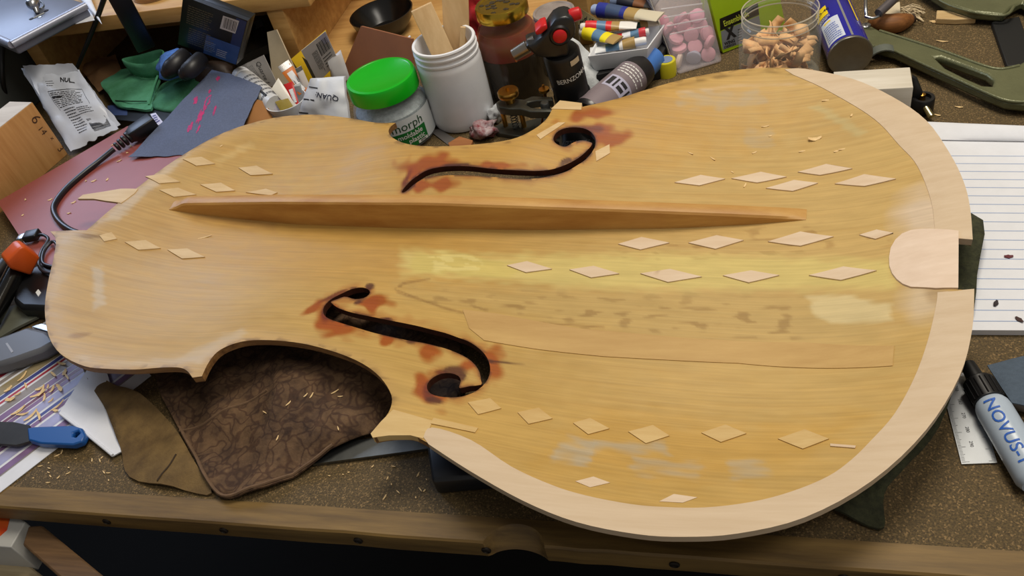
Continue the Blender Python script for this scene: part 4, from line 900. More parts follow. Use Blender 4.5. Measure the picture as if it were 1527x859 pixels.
rnd = random.Random(2)
for i in range(17):
    t = rnd.random()*6.28; r_ = .5+1.4*rnd.random(); blob('lid_print', gc2+np.array([math.cos(t)*r_, math.sin(t)*r_, 9.7]), (.27, .2, .012), mat('lid_ink', (52, 40, 16), .5), gj2, .5, 1.5, i, 2)
bj = TH('blue_lid_jar', 'small glass jar with a blue and white striped lid behind the torch', 'jar', (42.0, 28.6, 0)); c = np.array([42.0, 28.6, 0.])
lathe('glass', c, [(0, .05), (2.1, .05), (2.2, .3), (2.2, 5.), (1.9, 5.6)], mat('brown_glass', (70, 58, 36), .08, alpha=.85, spec=.8), bj, 36, cap=False)
lathe('white_band', c, [(2.12, 5.3), (2.15, 5.35), (2.15, 5.65)], WPLAST, bj, 36, cap=False); lathe('blue_band', c, [(2.15, 5.65), (2.15, 6.15)], mat('lid_blue', (24, 44, 128), .3), bj, 36, cap=False); lathe('lid_top', c, [(2.15, 6.15), (2.1, 6.3), (1.9, 6.3), (1.8, 6.2), (0, 6.2)], mat('lid_grey', (140, 128, 120), .5, var=.2), bj, 36, cap=False)
# torch
TO = TH('gas_torch', 'black handheld gas torch with red buttons and a steel nozzle', 'torch', A(862, 174)); tc0 = A(862, 174); tc1 = A(836, 76, 7.7); dv = nrm(tc1-tc0); Lt = np.linalg.norm(tc1-tc0)
TBK = mat('torch_black', (13, 13, 14), .4); RED = mat('red_plastic', (196, 24, 30), .35)
TNK = lathe('tank', tc0, [(0, 0), (1.6, 0), (1.75, .2), (1.75, 3.), (1.65, 3.2), (1.68, Lt-.2), (1.5, Lt+.1), (0, Lt+.1)], TBK, TO, 36, axis=dv)
hd = cutout('head', [(783,60),(797,55),(815,38),(826,22),(842,16),(854,22),(856,45),(845,56),(846,75),(812,78),(800,76),(795,72)], tc1, 2.3, mat('torch_head', (26, 28, 31), .35), TO, .35, 2)
f_, n_ = vplane(tc1)
nz0, nz1 = f_(794, 65), f_(766, 82); lathe('nozzle', nz0, [(.62, -.4), (.62, .2), (.5, .3), (.5, .45), (.6, .5), (.55, np.linalg.norm(nz1-nz0)), (.42, np.linalg.norm(nz1-nz0)), (.4, .8), (0, .8)], mat('nozzle_steel', (160, 152, 140), .3, 1., var=.1), TO, 24, axis=nz1-nz0)
tube('nozzle_wire', [nz1, f_(770, 92), f_(773, 86), f_(771, 81)], .06, mat('copper_wire', (180, 120, 80), .3, 1.), TO, 6)
lathe('trigger_button', f_(833, 44)+n_*1.0, [(.62, 0), (.62, .35), (.4, .5), (0, .5)], RED, TO, 20, axis=n_)
lathe('button_ring', f_(833, 44)+n_*1.0, [(.62, .25), (.8, .3), (.95, .15), (.95, 0)], TBK, TO, 24, axis=n_, cap=False)
cutout('safety_slide', [(797,42),(806,33),(814,30),(816,37),(806,45),(799,47)], tc1+n_*.2, 1.6, RED, TO, .12)
lathe('gas_knob', f_(850, 24), [(.55, 0), (.6, .3), (.55, .9), (.3, 1.05), (0, 1.05)], RED, TO, 20, axis=f_(862, 20)-f_(850, 24))
S = cyl_S(tc0, dv, 1.76, -90, 90, 0, Lt)
patchS('wood_tag', S, CREAM, TO, .03, (3, 1), (.60, .02, .78, .09)); txt(S, 'BERNZOMATIC', (.66, .25), .5, WINK, TNK, .1, .03, bold=.01, sx=.85)
txt(S, '14', (.1, .42), .42, WINK, TNK, 0, .03)
# thickness tool: brass posts, fork plate
RT = TH('router_base', 'small grey metal router base with brass posts and thumbscrews', 'tool', A(770, 190)); GM = mat('gun_metal', (92, 92, 84), .4, .7, var=.15)
slab('base_plate', [(736,189),(745,184),(778,182),(830,168),(840,176),(800,196),(780,204),(740,198)], .45, .45, GM, RT, (), .08)
slab('fork_plate', [(739,153),(746,148),(768,147),(782,148),(794,143),(824,144),(824,149),(800,149.5),(787,152),(785,156),(792,160),(802,161.5),(824,161.5),(824,166),(790,166),(776,162),(760,162),(744,160)], 3.4, .8, GM, RT, (), .1)
for q in ((747,158),(775,159)):
    p = A(q[0], q[1], 2.7); lathe('brass_post', (p[0], p[1], .4), [(.24, 0), (.24, 2.3)], BRASS, RT, 14)
kp_ = A(761, 152, 3.4)
tube('spring', [np.array([kp_[0]+math.cos(t)*.32, kp_[1]+math.sin(t)*.32, .5+2.2*t/50]) for t in np.linspace(0, 50, 120)], .05, DSTEEL, RT, 5, False)
lathe('thumbscrew', kp_, [(.45, 0), (.5, .45), (.55, .6), (.95, .7), (1.0, .8), (1.0, 1.15), (.92, 1.25), (.2, 1.25), (.2, 1.6), (0, 1.6)], BRASS, RT, 32)
p = A(813, 158, 3.4); lathe('clamp_pin', (p[0], p[1], 3.0), [(.42, 0), (.42, .7), (.35, .8), (0, .8)], DSTEEL, RT, 18)
p = A(811, 139, 3.6); lathe('thumbscrew', (p[0], p[1]+.3, 3.3), [(.14, -.4), (.14, .3), (.5, .35), (.5, .6), (.12, .62), (.12, 1.0), (0, 1.0)], BRASS, RT, 24)
tube('spring_clip', [A(808,184,1.6), A(810,174,2.2), A(816,169,2.6), A(820,171,2.4)], .1, mat('copper_wire', (180, 120, 80)), RT, 6)
rg_ = TH('rag', 'small knotted dark red and white rag beside the brass-knobbed tool', 'rag', A(724, 200))
p = A(722, 192, .9); RC = mat('rag_red', (120, 20, 34), .9, rgb2=(190, 180, 184), sc=130, bump=.5); blob('knot', p, (1.25, 1.0, .85), RC, rg_, .6, 1.6, 3); blob('tail', A(738, 170, .9), (.6, .8, .9), mat('rag_white', (170, 174, 178), .9, var=.2), rg_, .6, 1.8, 5); blob('fold', A(712, 196, .6), (.7, .7, .55), RC, rg_, .6, 1.8, 8)
rdc = TH('red_cloth', 'crumpled bright red cloth behind the white bottle', 'cloth', (35.5, 27, 0))
sheet('cloth', [(680,-12,7.),(760,-14,7.),(745,80,.6),(700,88,.6)], mat('red_cotton', (150, 18, 22), .9, var=.25, sc=40, bump=.3), rdc, .2, (20, 20), .3, 1.1, 4, .45)
wc = slab('wood_offcut', [(668,213),(685,203),(705,209),(700,222),(672,222)], .5, .48, wood('offcut', (170, 112, 66), (140, 86, 46)), None, (), .04); tag(wc, 'small reddish wood offcut beside the foot of the white bottle', 'offcut')
bcard, _ = sheet('grey_card', [(640,194,.25),(655,192,.25),(690,214,.06),(668,216,.06)], mat('grey_board', (92, 88, 86), .7), None, .05); tag(bcard, 'narrow grey card strip between the jar and the white bottle', 'card')
# hardboard, black dish, white cord
hb = TH('hardboard_sheet', 'reddish brown hardboard sheet leaning behind the green lid', 'board', A(560, 120))
sheet('board', [(538,39,6.2),(614,58,6.0),(618,150,.1),(505,118,.1)], mat('hardboard', (146, 92, 58), .7, var=.1, sc=30), hb, .3, (4, 4))
pn_ = TH('black_dish', 'shallow glossy black round dish inside the cubby', 'dish', (21.0, 41, 0)); pc = A(570, 24, 2.6)
lathe('dish', (pc[0], pc[1], .53), [(0, 0), (2.4, 0), (3.6, 1.6), (3.9, 2.6), (3.75, 2.6), (3.4, 1.7), (2.2, .4), (0, .3)], mat('dish_black', (14, 13, 12), .25), pn_, 44, cap=False)
wcord = tube('looped_wire', [A(612,54,3.6), A(600,66,3.2), A(593,82,2.6), A(590,100,1.8), A(592,125,.3)], .14, WPLAST, None, 8); tag(wcord, 'short white cord looping over the brown hardboard', 'cord')
# ================================================================== packets left of the jar
yf = TH('yellow_envelope', 'bright yellow envelope leaning on the cubby upright', 'envelope', A(460, 120))
sheet('envelope', [(434,88,3.6),(486,44,5.6),(494,126,.1),(464,132,.1)], mat('yellow_card', (224, 184, 18), .6, var=.05), yf, .1, (8, 8), .1, .15, 2)
bcd = TH('barcode_package', 'clear blister card with a printed barcode in front of the yellow envelope', 'package', A(490, 120))
_, S = sheet('card', [(449,76,5.2),(485,47,7.0),(505,92,3.2),(474,124,.9)], mat('package_grey', (196, 190, 184), .4, var=.05), bcd, .08, (6, 6))
quadpx('dark_contents', S, [(450,84),(458,90),(474,122),(468,120)], mat('package_dark', (70, 62, 40), .4), bcd, .02)
quadpx('clear_corner', S, [(474,56),(485,48),(492,62),(484,66)], mat('package_lilac', (176, 172, 190), .3), bcd, .02)
u0, v0 = uvpx(S, (480,66)); bars('barcode', S, [(.55+.035*i, .12, .55+.035*i+(.012 if i % 3 else .022), .5) for i in range(12)], INK, bcd, .03, 1)
lines(S, .28, .25, .5, .92, 6, INK, bcd, .35, True, seed=6); lines(S, .55, .56, .92, .9, 4, INK, bcd, .3, seed=3)
bg2 = TH('clear_bag', 'frosted clear plastic bag between the barcode card and the green lid', 'bag', A(505, 140))
sheet('bag', [(488,92,3.6),(508,74,4.4),(522,118,2.),(500,126,1.2)], mat('frosted_bag', (206, 204, 204), .35, alpha=.75), bg2, .05, (8, 8), .2, .25, 6)
qb = TH('white_pouch', 'white plastic pouch printed QUAN upside down beside the green-lidded jar', 'pouch', A(480, 178))
QPO, S = sheet('pouch', [(462,118,4.4),(512,115,4.2),(521,188,.4),(440,182,.4)], mat('pouch_white', (214, 218, 226), .45, var=.03), qb, .5, (16, 16), .5, .35, 5, .5)
txtpx(S, 'QUAN:', (505,147), (471,140), .55, mat('pouch_ink', (26, 28, 52), .6), QPO, .06, bold=.01)
quadpx('print', S, [(461,128.5),(474,130.5),(474,132),(461,130)], INK, qb, .06, n=1); quadpx('print', S, [(453,146.5),(469,148.5),(469,150.5),(453,148.5)], INK, qb, .06, n=1); quadpx('print', S, [(446,166.5),(460,168),(460,170),(446,168.5)], INK, qb, .06, n=1)
ccard = TH('blank_card', 'blank cream cardboard panel beside the cubby upright', 'card', A(420, 125)); sheet('panel', [(398,48,6.0),(412,44,6.4),(448,122,.2),(408,128,.2)], CREAM, ccard, .15, (4, 6))
qc = TH('script_card', 'grey-white card with flowing black script behind the pill bottle', 'card', A(395, 125))
_, S = sheet('card', [(358,99,2.9),(393,82,4.3),(414,126,.9),(388,134,.2)], mat('card_grey', (186, 182, 178), .7, var=.04), qc, .06, (6, 6))
txtpx(S, 'Quarte f', (384,92), (400,124), .7, INK, qc, bold=-.005); lines(S, .08, .12, .45, .8, 6, GINK, qc, .3, True, seed=4)
pb = TH('pill_bottle', 'small white pill bottle lying among the packets', 'bottle', A(385, 140)); pa, pe_ = A(359,113,2.3), A(412,158,1.7); dv = nrm(pe_-pa); L_ = np.linalg.norm(pe_-pa)
lathe('cap', pa, [(0, 0), (1.05, 0), (1.15, .12), (1.15, .95), (1.05, 1.05), (0, 1.05)], WPLAST, pb, 30, axis=dv); lathe('body', pa, [(.9, 1.), (1.15, 1.4), (1.2, 1.6), (1.2, L_), (0, L_)], mat('bottle_white', (210, 210, 210), .4), pb, 30, axis=dv)
S = cyl_S(pa, dv, 1.2, -80, 80, 1.6, L_); lines(S, .1, .1, .9, .9, 6, GINK, pb, .35, seed=12); bars('print', S, [(.42,.1,.5,.6)], INK, pb, .03, 2)
bw = TH('white_bowl', 'small white bowl holding sachets beside the printed pouch', 'bowl', A(432, 160)); wc_ = A(430, 158, 1.2)
lathe('bowl', (wc_[0], wc_[1], 0), [(0, .05), (1.6, .05), (2.1, 1.2), (2.3, 2.0), (2.2, 2.0), (2.0, 1.3), (1.5, .3), (0, .3)], WPLAST, bw, 36, cap=False)
def sachet(c4, c, label, codes=None, name='sachet', stripe=None):
    t = TH(name, label, 'sachet', PT(c4[3]), 'sachets around the white bowl'); _, S = sheet('wrapper', c4, mat('sachet_%d_%d_%d' % c, c, .35), t, .06, (8, 8), .12, .06, len(label))
    if codes: patchS('label_area', S, WPLAST, t, .03, (3, 3), codes); barcode(S, codes[0]+.05, codes[1]+.04, codes[2]-.05, codes[3]-.04, INK, t, False)
    if stripe: patchS('foil_end', S, mat('foil_silver', (150, 148, 146), .25, .9), t, .03, (4, 1), stripe)
    return S
sachet([(414,100,4.6),(430,89,4.8),(461,133,1.8),(446,142,1.6)], (206,116,40), 'orange sachet with a barcode standing in the white bowl', (.25, .3, .75, .95), stripe=(0, 0, 1, .2))
sachet([(440,103,4.2),(449,98,4.2),(465,134,1.6),(456,140,1.4)], (214,206,200), 'narrow white sachet beside the orange one', stripe=(0, 0, 1, .15))
sachet([(423,126,3.4),(436,121,3.5),(446,155,1.6),(438,158,1.5)], (196,34,34), 'red sachet tucked behind the white leaflet', (.3, .3, .8, .9))
sachet([(405,132,3.4),(415,116,4.),(442,156,1.6),(430,162,1.4)], (224,220,210), 'folded white leaflet corner in front of the red sachet')
sachet([(392,143,2.6),(418,140,2.6),(432,160,1.6),(404,168,1.2)], (182,178,190), 'silvery white sachet lying in front of the pill bottle')
sachet([(410,152,2.2),(428,144,2.4),(438,160,1.7),(420,168,1.4)], (150,132,60), 'small mustard sachet at the front of the white bowl')
gs_ = TH('grey_matchbox', 'small grey carton between the bowl and the printed pouch', 'carton', A(452, 150)); box3('carton', A(446,160,.05), A(460,158,.05)-A(446,160,.05), A(450,140,.05)-A(446,160,.05), (0, 0, 2.6), mat('carton_grey', (168, 176, 178), .6), gs_, .05)
cw = TH('clear_wrap', 'crinkled clear plastic wrap in front of the brown abrasive sheet', 'wrap', A(390, 175)); blob('wrap', A(398, 172, .9), (1.9, 1.6, .8), mat('wrap_clear', (190, 178, 166), .2, alpha=.45, spec=1.), cw, .5, 2., 6)
# ================================================================== far left
bxx = TH('chocolate_box', 'black and blue printed box standing tilted with a barcode', 'box', A(330, 110))
Q = [A(273,-6,12.6), A(369,31,10.6), A(352,97,4.4), A(265,66,5.4)]
_, S = sheet('front_face', Q, mat('box_black', (20, 19, 18), .35), bxx, .45, (6, 6))
bn = nrm(np.cross(Q[1]-Q[0], Q[3]-Q[0])); bn = bn if bn@(CAM-Q[0]) < 0 else -bn
V = [q+bn*.45 for q in Q]+[q+bn*1.3 for q in Q]; bevel(mk('box_body', V, [(0,1,2,3), (7,6,5,4), (0,4,5,1), (1,5,6,2), (2,6,7,3), (3,7,4,0)], mat('box_black', (20, 19, 18)), bxx), .06)
BB = mat('box_blue', (64, 96, 160), .4, var=.1)
patchS('blue_panel', S, BB, bxx, .02, (4, 4), (.45, .58, .995, .99)); patchS('blue_panel', S, mat('box_navy', (42, 60, 110), .4), bxx, .022, (4, 4), (.84, .02, .995, .58))
BCL = quadpx('barcode_label', S, [(333,23),(357,31),(351,50),(328,42)], WINK, bxx, .03)
c = [uvpx(S, q) for q in ((335,25),(355,32),(350,48),(331,41))]; bars('barcode', S, [(c[0][0]+(c[1][0]-c[0][0])*t, c[0][1]+.005, c[0][0]+(c[1][0]-c[0][0])*(t+w_), c[2][1]-.01) for t, w_ in ((.04,.03),(.12,.05),(.22,.03),(.3,.06),(.42,.03),(.5,.05),(.6,.03),(.7,.06),(.82,.04),(.92,.04))], INK, BCL, .04, 1)
lines(S, .1, .12, .52, .5, 9, mat('box_tan', (128, 120, 92), .6), bxx, .3, seed=3, rag=.2); lines(S, .16, .55, .6, .9, 8, mat('box_tan', (128, 120, 92)), bxx, .3, seed=5, rag=.3); lines(S, .66, .78, .84, .95, 4, WINK, bxx, .3, seed=7); lines(S, .45, .7, .64, .93, 6, mat('box_pale', (160, 180, 214), .6), bxx, .3, seed=8)
ob = TH('open_box', 'open shallow black box lined with gold foil beside the tilted box', 'box', A(375, 90)); q0, q1, q2, q3 = A(350,90,2.5), A(405,64,3.1), A(389,28,4.6), A(345,48,4.2)
BKB = mat('carton_dark', (26, 25, 22), .5)
def wall(a, b, h, nm): sheet(nm, [a, b, b-np.array([0,0,h]), a-np.array([0,0,h])], BKB, ob, .1, (2, 2))
wall(q0, q1, 1., 'side'); wall(q1, q2, 1., 'side'); wall(q2, q3, 1., 'side'); wall(q3, q0, 1., 'side'); sheet('box_floor', [q3-(0,0,.9), q2-(0,0,.9), q1-(0,0,.9), q0-(0,0,.9)], BKB, ob, .1, (2, 2))
abox('box_prop', *(sorted([q0[0]-.2, q1[0]-1.2])), q1[1]+1, q1[1]+4, 0, 2.0, mat('prop_dark', (24, 22, 20), .7), ob, .05)
gf = blob('gold_foil', A(362, 40, 4.4), (1.2, 1.6, 1.5), mat('foil_gold', (214, 170, 60), .18, 1.), None, .8, 2.2, 4); tag(gf, 'crumpled shiny gold foil spilling from the open black box', 'foil')
blob('silver_end', A(372, 20, 5.4), (.5, .6, .5), mat('foil_silver', (150, 148, 146), .25, .9), gf, .7, 2.4, 9)
# green gauntlet
gg = TH('green_gauntlet', 'folded green canvas work gauntlet with a rolled open cuff', 'glove', A(215, 150)); GC = mat('green_canvas', (82, 152, 120), .9, rgb2=(50, 114, 76), sc=26, bump=.35, bsc=700)
cloth('palm', [(148,120),(168,108),(188,98),(236,98),(238,112),(226,140),(222,158),(196,158),(172,154),(160,138)], lambda P: np.array([1.6+.9*math.exp(-((x-A(195,125,2)[0])**2+(y-A(195,125,2)[1])**2)/9)+.25*noise.noise(Vector((x*.5, y*.5, 1))) for x, y in P]), GC, gg, .3, .5, 2., rnd=3)
cloth('back_fold', [(224,150),(228,130),(248,116),(288,108),(302,128),(300,158),(262,160),(230,156)], lambda P: np.array([1.4+1.*math.exp(-((x-A(268,130,2)[0])**2+(y-A(268,130,2)[1])**2)/7)+.3*noise.noise(Vector((x*.6, y*.6, 4))) for x, y in P]), mat('green_canvas_dark', (66, 132, 100), .9, rgb2=(44, 98, 56), sc=26, bump=.35, bsc=700), gg, .3, .5, 2., rnd=3)
cc = A(214, 85, 4.4); V = []; F = []; n = 30
for i, (k_, z_) in enumerate(((1., 0.), (1.03, -.6), (.97, -1.3), (.9, -2.0), (.82, -2.0), (.88, -1.2), (.93, -.5), (.94, 0.))):
    for j in range(n):
        t = 2*math.pi*j/n; V.append(cc+np.array([math.cos(t)*2.9*k_, math.sin(t)*1.5*k_, z_+.25*math.sin(2*t+.5)]))
for i in range(7):
    for j in range(n): j2 = (j+1) % n; F.append((i*n+j, i*n+j2, (i+1)*n+j2, (i+1)*n+j))
for j in range(n): F.append((7*n+j, 7*n+(j+1) % n, (j+1) % n, j))
mk('cuff', V, F, GC, gg, True)
tube('seam', [A(172,150,1.9), A(196,151,2.0), A(219,151,1.8)], .07, mat('green_thread', (24, 66, 44), .9), gg, 6)
tube('seam', [A(239,102,2.4), A(230,128,2.2), A(222,156,1.7)], .13, mat('green_edge', (70, 140, 104), .9), gg, 6)
bgl = TH('blue_glove', 'blue knit work glove with black rubber coated fingers', 'glove', A(268, 112)); BK = mat('blue_knit', (74, 118, 196), .9, var=.18, sc=200, bump=.4)
blob('knit', A(262, 96, 4.4), (2.4, 2.2, 1.3), BK, bgl, .35, 1.4, 2)
RUB = mat('black_rubber_coat', (30, 29, 32), .45, bump=.2, bsc=200)
tube('finger', [A(250,108,5.), A(262,96,5.6), A(276,82,5.7)], [.8, 1.05, 1.0, .9], RUB, bgl, 16); tube('finger', [A(276,110,5.), A(286,102,5.4), A(300,88,5.4)], [.75, .98, 1.0, .9], RUB, bgl, 16)
for q in ((250,108),(276,110)): blob('fingertip', A(q[0], q[1], 5.), .8, RUB, bgl, .05, 1, 1, 2)
bbx = TH('abrasive_pack', 'flat black pack printed with white numbers under the green gauntlet', 'pack', A(230, 170)); _, S = sheet('pack', [(168,150,1.2),(298,138,1.2),(292,190,1.2),(150,176,1.2)], mat('pack_black', (15, 15, 17), .4), bbx, 1.15, (4, 4))
txtpx(S, 'S0105  #10000', (200,164), (246,152), .55, GINK, bbx); quadpx('blue_end', S, [(160,158),(190,154),(190,172),(164,172)], mat('pack_blue', (50, 66, 110), .5), bbx, .02)
brw = blob('brown_pouch', A(318, 112, 1.6), (2.6, 2., 1.4), mat('brown_leather', (52, 38, 30), .6, var=.2), None, .3, 1.3, 3); tag(brw, 'dark brown pouch under the tilted printed box', 'pouch')
# abrasive sheets
sp = TH('abrasive_sheet', 'blue-grey abrasive paper smeared with pink beside the power cord', 'sandpaper', A(280, 190)); GRIT = mat('grey_grit', (92, 102, 128), .85, var=.12, sc=500, bump=.5, bsc=1500)
_, S = sheet('paper', [(316,104,3.8),(392,132,3.0),(340,228,1.5),(192,235,1.9)], GRIT, sp, .05, (22, 22), .15, .25, 7, .25, curl=lambda u, v: .5*(1-v)**2*math.sin(u*3), rough_edge=.012)
PKM = mat('pink_dust', (206, 40, 110), .8, rgb2=(150, 60, 110), sc=200)
def smear(S, cx, cy, L, w, ang, par, seed):
    rr = random.Random(seed); n = 18; P_ = []
    for k in range(n):
        t = 2*math.pi*k/n; r_ = .55+.75*rr.random(); x = math.cos(t)*L*r_; y = math.sin(t)*w*r_; c, q = math.cos(ang), math.sin(ang)
        P_.append(S(*uvpx(S, (cx+x*c-y*q, cy+x*q+y*c), 8), .02))
    P_.append(sum(P_)/n); mk('pink_smear', P_, [(k, (k+1) % n, n) for k in range(n)], PKM, par)
for i, (x, y, L, w) in enumerate([(309,152,11,4),(299,173,12,4),(292,149,6,3),(325,117,4,3),(320,165,8,2),(284,190,8,3),(296,192,7,1.5),(313,136,4,2)]): smear(S, x, y, L, w, 2.0, sp, i)
brs = TH('brown_abrasive', 'curled brown backed abrasive sheet leaning against the grey-blue one', 'sandpaper', A(370, 175)); sheet('paper', [(334,139,2.9),(396,152,2.4),(412,186,.6),(364,196,1.)], mat('brown_backing', (158, 108, 58), .8, var=.06), brs, .05, (12, 12), .3, .0, 2, curl=lambda u, v: .35*math.sin(u*3.1))
# red-brown board, cord
rb = TH('red_board', 'flat red-brown hard board lying under the power cord', 'board', A(120, 290)); sheet('board', [(-4,301,1.6),(190,188,1.6),(420,235,1.6),(80,430,1.6)], mat('red_board_paint', (146, 76, 70), .5, var=.06, sc=20), rb, .35, (3, 3))
for x_, y_ in ((-11.5, 9.), (-6., 18.)): abox('foot_batten', x_, x_+3, y_-1, y_+1, 0, 1.26, PINE, rb, .05)
pc_ = TH('power_cord', 'black power cord with a rounded socket end on the red-brown board', 'power cord', A(150, 250, 1.6)); g1 = A(170,222,2.3); g2 = A(196,202,2.6); g3 = A(230,180,2.9)
tube('cable', [g1, A(148,240,2.0), A(125,258,1.9), A(100,280,1.9), A(84,300,1.9), A(80,314,1.9), A(88,330,1.9), A(105,343,1.9), A(125,350,1.9)], .3, mat('cable_black', (24, 24, 30), .35), pc_, 12)
for k in range(4): lathe('strain_ring', g1+(g2-g1)*(.1+.22*k), [(.4+.06*k, 0), (.5+.06*k, .08), (.5+.06*k, .3), (.4+.06*k, .38)], BLACK, pc_, 18, axis=g2-g1)
x_, y_, d_ = frame(g3-g2); dl = g3-g2; up_ = nrm(np.array([0,0,1.])-d_*d_[2]); sd = np.cross(d_, up_)
V = []
for f, w_, h_ in ((0, .55, .5), (.25, .95, .7), (1.0, 1.0, .75)):
    p = g2-d_*.4+(dl+d_*.4)*f; V += [p-sd*w_-up_*h_, p+sd*w_-up_*h_, p+sd*w_+up_*h_, p-sd*w_+up_*h_]
bevel(mk('socket_body', V, [(3,2,1,0), (0,1,5,4), (1,2,6,5), (2,3,7,6), (3,0,4,7), (4,5,9,8), (5,6,10,9), (6,7,11,10), (7,4,8,11), (8,9,10,11)], BLACK, pc_), .15)
tg, S = sheet('paper_tag', [(224,170,3.1),(232,168,3.1),(243,182,2.6),(234,188,2.6)], mat('tag_white', (196, 196, 222), .5), None, .05, (4, 4)); tag(tg, 'small white printed tag at the end of the power cord', 'tag'); lines(S, .15, .15, .85, .85, 4, mat('tag_ink', (60, 60, 130), .6), tg, .5, seed=3)
# timber block with handwriting
wbm = TH('timber_block', 'thick pine block with a handwritten size on its face', 'timber', A(60, 300)); K = A(48,152,7.0); fd = A(-4,193,7.0)-K; fd = nrm(fd)*24; td = np.array([fd[1], -fd[0], 0]); td = td if (td@(np.array([-1., .6, 0]))) > 0 else -td; td = nrm(td)*3.6
WBM = wood('block_pine', (196, 148, 92), (172, 122, 68), axis='z', fine=.5); END = wood('block_end', (204, 190, 168), (180, 164, 140), fine=.5)
box3('block', np.array([K[0], K[1], 0]), fd, td, (0, 0, 6.95), WBM, wbm, .06); box3('end_grain', np.array([K[0], K[1], 6.9])+nrm(fd)*.05+nrm(td)*.05, fd*.995, td*.97, (0, 0, .1), END, wbm, 0)
nf = -nrm(td)
SB = lambda u, v, off=0.: K+fd*u*(-1)+np.array([0, 0, -7.*v])+nf*off; SB.Lu = 24.; SB.Lv = 7.
SBB = lambda u, v, off=0.: K+fd*(1-u)+np.array([0, 0, -7.*v])+nf*off
SBB.Lu = 24.; SBB.Lv = 7.
PEN = mat('pencil', (70, 42, 22), .7)
for s, q, h in (('6', (53,178), 1.25), ('1', (60,192), .7), ('4', (65,197), .8), ('x', (78,206), .55), ('3', (90,222), .9)):
    u, v = uvpx(SBB, q); txt(SBB, s, (u, v), h, PEN, wbm, -math.pi/2, .03, 'handwriting', bold=-.005)
# nutrition bag
ng = TH('food_pouch', 'open white food pouch with a printed facts table leaning at the back', 'pouch', A(140, 215)); WB_ = mat('foil_white', (196, 202, 214), .35, var=.05, sc=20)
NPF, S = sheet('pouch_front', [(30,101,6.6),(118,104,6.4),(177,192,1.2),(106,226,.6)], WB_, ng, .05, (22, 22), .7, .35, 6, .4, rough_edge=.02)
sheet('pouch_back', [(34,98,6.9),(106,94,7.2),(180,186,1.4),(104,218,.9)], WB_, ng, .05, (14, 14), -.3, .3, 9, .4, rough_edge=.02)
txtpx(S, 'NUL.', (90,119), (111,121), .95, INK, NPF, bold=.03)
lines(S, .32, .18, .46, .28, 3, INK, NPF, .2, seed=1); lines(S, .3, .36, .85, .56, 9, INK, NPF, .35, seed=2, rag=.2); lines(S, .35, .58, .6, .9, 10, INK, NPF, .3, seed=4); lines(S, .6, .6, .85, .7, 4, INK, NPF, .3, seed=5)
bars('table_frame', S, [(.28,.335,.86,.342), (.28,.335,.285,.58), (.855,.335,.86,.58), (.3,.415,.48,.43)], INK, NPF, .03, 6); barcode(S, .62, .76, .92, .93, INK, NPF, False)
# metal case, papers, discs, black stand on the shelf
mc = TH('metal_case', 'pale grey sheet metal case with a hook latch on the shelf', 'case', A(40, 30, SH)); MG = mat('grey_enamel', (104, 108, 122), .42, .2, var=.03)
a = A(15,62,11.4); b = A(126,4,11.4); e = b-a; pd = nrm(np.array([-e[1], e[0], 0]))*16
ZB = SH+.02
box3('case_body', np.array([a[0], a[1], ZB]), e, pd, (0, 0, 11.4-ZB), MG, mc, .25)
tube('rolled_lip', [a+np.array([0,0,-.35]), (a+b)/2+np.array([0,0,-.35]), b+np.array([0,0,-.35])], .45, mat('lip_grey', (150, 154, 170), .35, .3), mc, 14, False)
tube('rolled_lip', [a+np.array([0,0,-.35]), a+pd*.5+np.array([0,0,-.35]), a+pd+np.array([0,0,-.35])], .45, mat('lip_grey', (186, 190, 204)), mc, 14, False)
for q, r_, mm in (((47,28), .28, INK), ((69,16), .28, INK), ((60,25), .24, STEEL)):
    p = A(q[0], q[1], 11.42); lathe('rivet', p, [(r_, -.05), (r_, .04), (r_*.7, .07), (0, .07)], mm, mc, 16)
hk = [A(52,3,12.2), A(49,6,12.4), A(53,12,12.0), A(56,20,11.5)]; tube('hook_latch', hk, [.6, .75, .4, .25], STEEL, mc, 12)
tube('hook_ring', [A(52+13*math.cos(t), 6-7*math.sin(t)+2*math.cos(t), 11.5) for t in np.linspace(0, 2*math.pi, 25)], .07, DSTEEL, mc, 6, False)
tube('latch_bar', [A(50,27,11.46), A(66,19,11.46)], .06, DSTEEL, mc, 6, False)
fp = TH('folded_paper', 'folded white paper lying on the shelf beside the metal case', 'paper', A(135, 20, SH)); sheet('paper', [(112,-10,10.4),(132,-10,10.4),(152,36,9.8),(141,24,9.8)], PAPER, fp, .05, (8, 8), .3); sheet('paper', [(95,28,9.78),(134,10,9.78),(141,30,9.78),(80,42,9.78)], PAPER, fp, .04, (4, 4))
cr = TH('cream_card', 'narrow cream card leaning beside the black stand on the shelf', 'card', A(190, 15, SH)); sheet('card', [(178,-12,11.4),(190,-12,11.4),(202,20,9.9),(196,22,9.9)], mat('ivory_card', (216, 206, 184), .6), cr, .1)
dcx = A(229, -6, SH)
for i in range(3):
    o = lathe('sanding_disc', (dcx[0]+.25*i, dcx[1]+1.2-.12*i, SH+.02+.28*i), [(0, 0), (3.1, 0), (3.12, .05), (3.12, .2), (3.08, .25), (0, .25)], mat('disc_tan%d' % i, (198-8*i, 160-6*i, 120-4*i), .85, var=.06, sc=200), None, 48); tag(o, ['tan sanding disc at the bottom of its stack on the shelf', 'tan sanding disc in the middle of its stack on the shelf', 'tan sanding disc on top of its stack on the shelf'][i], 'sanding disc', 'stack of sanding discs')
sd_ = TH('folding_stand', 'black folding stand leaning in front of the shelf board', 'stand', A(205, 90)); p1, p2 = A(172,-14,14.4), A(216,68,6.4)
dv = p2-p1; wv = nrm(np.cross(dv, CAM-p1))*2.2; nv = nrm(np.cross(wv, dv))*.8; box3('stand_arm', p1-wv/2, wv, nv, dv, BLACK, sd_, .2)
